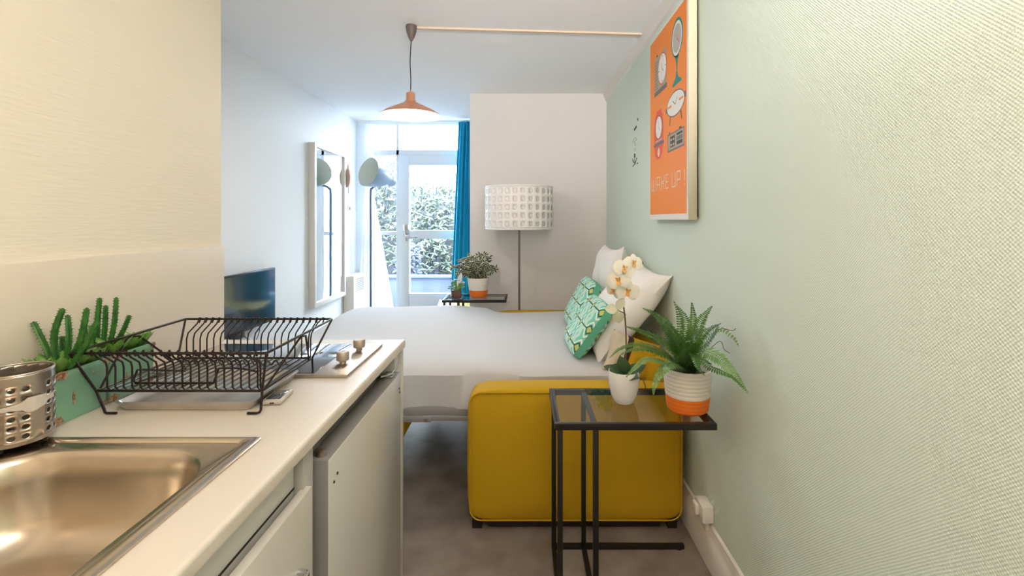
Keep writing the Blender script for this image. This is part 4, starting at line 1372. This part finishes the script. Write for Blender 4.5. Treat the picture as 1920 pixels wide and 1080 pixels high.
# ------------------------------------------------------------------ shell chair
chr_ = thing('shell_chair', 'pale yellow moulded shell chair by the glass door, half hidden by the bed', 'chair', (-.66, 4.90, 0))
b = new()
NU, NV = 16, 18
def shell(u, v):
    # u -1..1 across, v 0..1 from seat front to back top
    if v < .5:
        s_ = v / .5; x = -.22 + .40 * s_; z = .445 - .018 * math.sin(PI * s_) + (.012 if s_ < .1 else 0)
    else:
        s_ = (v - .5) / .5; x = .18 + .07 * s_ + .02 * math.sin(PI * s_ / 2); z = .445 + .37 * s_ ** 1.15
    half = (.225 + .015 * math.sin(PI * v)) * (1 - .35 * max(0, (v - .75) / .25) ** 2)
    side = abs(u) ** 2.5
    z += .045 * side * (1 if v < .5 else (1 - v) * 2)
    x -= .05 * side * (0 if v < .45 else min(1, (v - .45) * 3))
    return Vector((-.66 + x, 4.90 + u * half, z))
g_ = [[b.verts.new(shell(2 * i / NU - 1, j / NV)) for i in range(NU + 1)] for j in range(NV + 1)]
for j in range(NV):
    for i in range(NU):
        fc = b.faces.new((g_[j][i], g_[j][i + 1], g_[j + 1][i + 1], g_[j + 1][i])); fc.smooth = True
o = obj('seat_shell', b, M_chair, chr_); m_ = o.modifiers.new('s', 'SOLIDIFY'); m_.thickness = .006
for sx in (-1, 1):
    for sy in (-1, 1):
        b = new(); tube(b, [(-.66 + sx * .10 - .01, 4.90 + sy * .10, .43), (-.66 + sx * .20, 4.90 + sy * .20, 0)], [.013, .009], 10); obj('leg', b, M_beech, chr_)
b = new()
for sx in (-1, 1):
    tube(b, [(-.66 + sx * .16, 4.90 - .16, .16), (-.66 + sx * .1, 4.90 + .1, .38)], .003, 5); tube(b, [(-.66 + sx * .16, 4.90 + .16, .16), (-.66 + sx * .1, 4.90 - .1, .38)], .003, 5)
obj('brace', b, M_black, chr_)

# ------------------------------------------------------------------ poster
po = thing('wall_canvas', 'orange framed canvas with retro clocks reading WAKE UP ! on the green wall', 'picture', (XR, 2.33, H))
PY1, PW, PH = 2.635, .618, .952
PX = .690
PZ = H - .001
b = new(); box(b, PX, .726, PY1 - PW, PY1, PZ, PZ + PH, bevel=.0012); obj('stretcher', b, M_canvas, po)
b = new(); box(b, .726, XR - .0005, PY1 - PW + .012, PY1 - .012, PZ + .012, PZ + PH - .012); obj('gap_shade', b, M_dark, po)  # dark block stands in for the shade between canvas and wall
b = new()
mats = [M_print_w, M_print_o, M_print_t, M_print_b, M_print_g, M_print_k, M_print_r, M_print_s, M_print_l]
WH, OR, TE, BE, GR, BK, RE, SI, LI = range(9)
def flat(pts, mi, layer):
    vs = [b.verts.new((PX - .0004 - layer * .00025, PY1 - s_, PZ + t_)) for s_, t_ in pts]
    fc = b.faces.new(vs); fc.material_index = mi
def rect(s0, s1, t0, t1, mi, l): flat([(s0, t0), (s1, t0), (s1, t1), (s0, t1)], mi, l)
def ell(cs, ct, rs, rt, mi, l, n=36, rot=0):
    pts = []
    for q in range(n):
        a = 2 * PI * q / n
        x_, y_ = rs * math.cos(a), rt * math.sin(a)
        pts.append((cs + x_ * math.cos(rot) - y_ * math.sin(rot), ct + x_ * math.sin(rot) + y_ * math.cos(rot)))
    flat(pts, mi, l)
def stroke(p, q, w, mi, l):
    p = Vector(p); q = Vector(q); d_ = (q - p).normalized(); n_ = Vector((-d_.y, d_.x)) * w / 2
    flat([tuple(p - n_), tuple(q - n_), tuple(q + n_), tuple(p + n_)], mi, l)
rect(.001, PW - .001, .001, PH - .001, WH, 0)
rect(.016, PW - .020, .028, PH - .014, OR, 1)
# pedestal clock
ell(.470, .815, .082, .086, TE, 2); ell(.470, .812, .070, .076, WH, 3); ell(.470, .812, .058, .063, SI, 4)
stroke((.472, .812), (.500, .785), .004, RE, 5); stroke((.472, .812), (.462, .835), .003, RE, 5)
flat([(.440, .742), (.500, .742), (.478, .700), (.474, .665), (.490, .635), (.535, .615), (.530, .607), (.405, .607), (.402, .615), (.448, .640), (.462, .668), (.460, .700)], TE, 2)
# beige desk clock
rect(.105, .315, .660, .835, BE, 2); rect(.100, .320, .637, .660, GR, 2)
for i in range(10): rect(.110, .170, .672 + i * .015, .676 + i * .015, GR, 3)
rect(.14, .165, .835, .843, BK, 2)
ell(.242, .748, .074, .078, RE, 3); ell(.242, .748, .068, .072, WH, 4)
for a in range(4): stroke((.242 + .052 * math.cos(a * PI / 2), .748 + .056 * math.sin(a * PI / 2)), (.242 + .062 * math.cos(a * PI / 2), .748 + .066 * math.sin(a * PI / 2)), .006, BK, 5)
stroke((.242, .748), (.232, .780), .004, TE, 5); stroke((.242, .748), (.262, .730), .004, TE, 5)
# oval clock
rect(.300, .345, .508, .532, GR, 2); rect(.545, .590, .522, .548, GR, 2)
ell(.446, .527, .128, .058, GR, 3); ell(.446, .527, .122, .052, WH, 4)
stroke((.335, .527), (.392, .527), .010, OR, 5); stroke((.500, .530), (.556, .530), .010, OR, 5)
stroke((.446, .522), (.410, .545), .005, TE, 5); stroke((.446, .522), (.475, .548), .005, TE, 5)
stroke((.372, .480), (.360, .440), .010, BK, 2); stroke((.522, .480), (.534, .440), .010, BK, 2)
# red pendulum clock
flat([(.100, .370), (.110, .335), (.150, .308), (.205, .308), (.245, .335), (.258, .370), (.262, .460), (.250, .520), (.215, .556), (.150, .556), (.108, .520), (.096, .460)], RE, 2)
ell(.180, .468, .058, .060, BK, 3); ell(.180, .468, .054, .056, WH, 4)
stroke((.180, .470), (.180, .500), .003, GR, 5); stroke((.180, .470), (.202, .450), .003, GR, 5)
rect(.092, .268, .376, .392, GR, 3); rect(.115, .245, .398, .406, SI, 3); ell(.180, .342, .020, .022, LI, 3)
# clock radio
rect(.330, .568, .318, .402, GR, 2); rect(.338, .560, .326, .396, BE, 3)
rect(.372, .440, .336, .386, BK, 4); rect(.466, .545, .336, .352, BK, 4); rect(.466, .545, .356, .372, GR, 4); rect(.466, .545, .378, .388, BK, 4)
for sx_ in (.378, .411):
    for sy_ in (.341, .364):
        rect(sx_, sx_ + .022, sy_ + .004, sy_ + .008, LI, 5); rect(sx_ + .008, sx_ + .013, sy_, sy_ + .014, LI, 5)
rect(.35, .366, .402, .412, BK, 2); rect(.50, .53, .402, .410, BK, 2)
# lettering WAKE UP !
TB, TT = .150, .218
def letter(s0, w, segs):
    for p, q in segs:
        stroke((s0 + p[0] * w, TB + p[1] * (TT - TB)), (s0 + q[0] * w, TB + q[1] * (TT - TB)), .0075, LI, 2)
letter(.052, .062, [((0, 0), (0, 1)), ((.5, 0), (.5, .9)), ((1, 0), (1, 1)), ((-.06, .03), (1.06, .03))])
letter(.146, .050, [((0, 0), (0, 1)), ((1, 0), (1, 1)), ((-.06, .97), (1.06, .97)), ((0, .42), (1, .42))])
letter(.226, .046, [((0, 0), (0, 1)), ((.1, .5), (1, .62)), ((1, .6), (1, 1)), ((.1, .48), (.95, .42)), ((1, .45), (1, 0))])
letter(.300, .042, [((0, .0), (0, .40)), ((0, .55), (0, 1)), ((-.06, .03), (1.0, .03)), ((-.06, .97), (1.0, .97)), ((0, .48), (.8, .48))])
letter(.398, .046, [((0, 0), (0, 1)), ((1, 0), (1, 1)), ((-.06, .03), (1.06, .03))])
letter(.470, .044, [((0, 0), (0, 1)), ((1, .42), (1, 1)), ((-.06, .97), (1.06, .97)), ((0, .42), (1.06, .42))])
letter(.572, .01, [((0, .26), (0, 1)), ((0, 0), (0, .12))])
obj('printed_face', b, mats, po, auto=False, fixn=False)

# wall sticker of small ink marks
b = new()
xs = XR - .0008
def mk(u, v): 
    d_ = F * XR / (u - 980); return Vector((xs, d_, H - (v - 412) * d_ / F))
def inkp(pts, r, mi): tube(b, [mk(*p_) for p_ in pts], r, 5, mi=mi)
inkp([(1196, 222), (1196.5, 226)], .0035, 0)
inkp([(1190, 244), (1191, 241), (1192, 241), (1193.5, 237)], .0050, 0)
inkp([(1187, 265), (1189, 260), (1193, 258), (1194, 262), (1190, 265), (1187, 267)], .0018, 1)
inkp([(1190.5, 267), (1190.8, 274)], .0018, 1)
inkp([(1188, 281), (1190, 278), (1193, 280), (1190, 284)], .0015, 1)
inkp([(1190.8, 288), (1190.6, 296)], .0055, 0)
inkp([(1187, 297), (1186, 300), (1188, 305), (1190, 298), (1189, 306), (1193, 302), (1191, 308), (1194, 296), (1195, 298)], .0022, 2)
inkp([(1186.5, 312.5), (1189, 309), (1191, 307), (1192, 301)], .0026, 0)
inkp([(1195.5, 305.5), (1196, 306.5)], .004, 0)
tag(obj('wall_sticker', b, [M_print_k, M_print_s, M_print_g]), 'column of small black ink marks stuck on the green wall left of the canvas', 'wall sticker')

# socket box on the skirting
sk = thing('wall_socket', 'small white socket box fixed above the skirting board beside the sofa', 'socket', (XR, 1.92, .2))
b = new(); box(b, XR - .045, XR - .0005, 1.86, 1.945, .182, .245, bevel=.004); obj('housing', b, M_trim, sk)
b = new(); box(b, XR - .022, XR - .0005, 1.89, 1.935, .135, .182, bevel=.002); obj('lower_trunking', b, M_trim, sk)
b = new(); box(b, XR - .060, XR - .045, 1.895, 1.935, .195, .235, bevel=.004); obj('plug', b, M_trim, sk)

# ------------------------------------------------------------------ outside
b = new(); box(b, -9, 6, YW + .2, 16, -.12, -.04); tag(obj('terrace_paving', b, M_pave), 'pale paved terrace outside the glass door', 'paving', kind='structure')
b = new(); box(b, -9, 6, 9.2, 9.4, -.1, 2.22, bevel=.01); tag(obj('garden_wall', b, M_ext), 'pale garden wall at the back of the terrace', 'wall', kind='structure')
b = new(); box(b, -5, 3, 7.7, 7.85, -.04, .42, bevel=.01); box(b, -5, 3, 7.66, 7.89, .42, .46, bevel=.01)
tag(obj('planter_wall', b, M_pave), 'low pale planter wall outside the glass door', 'planter wall')
def shrub(c, r, hgt, n, m, label, seed, leaf=(.16, .05)):
    rnd = random.Random(seed)
    t = thing('garden_shrub', label, 'shrub', (c[0], c[1], 0), 'shrubs against the garden wall')
    b = new(); bs_ = new()
    for i in range(n):
        a = rnd.uniform(0, 2 * PI); R_ = r * rnd.random() ** .5; z = rnd.uniform(.2, 1) * hgt
        p_ = Vector((c[0] + R_ * math.cos(a), c[1] + R_ * math.sin(a) * .55, z))
        for q in range(5):
            dv = Vector((rnd.uniform(-1, 1), rnd.uniform(-1, 1), rnd.uniform(-.4, .8)))
            leaf_blade(b, p_, dv, leaf[0] * rnd.uniform(.7, 1.2), leaf[1], (0, -1, 1), .3, n=3)
        if i % 14 == 0: tube(bs_, smooth_path([(c[0], c[1], 0), (c[0] * .5 + p_.x * .5, c[1], z * .6), p_], 4), .010, 5)
    obj('leaves', b, m, t); obj('branches', bs_, M_bush2, t)
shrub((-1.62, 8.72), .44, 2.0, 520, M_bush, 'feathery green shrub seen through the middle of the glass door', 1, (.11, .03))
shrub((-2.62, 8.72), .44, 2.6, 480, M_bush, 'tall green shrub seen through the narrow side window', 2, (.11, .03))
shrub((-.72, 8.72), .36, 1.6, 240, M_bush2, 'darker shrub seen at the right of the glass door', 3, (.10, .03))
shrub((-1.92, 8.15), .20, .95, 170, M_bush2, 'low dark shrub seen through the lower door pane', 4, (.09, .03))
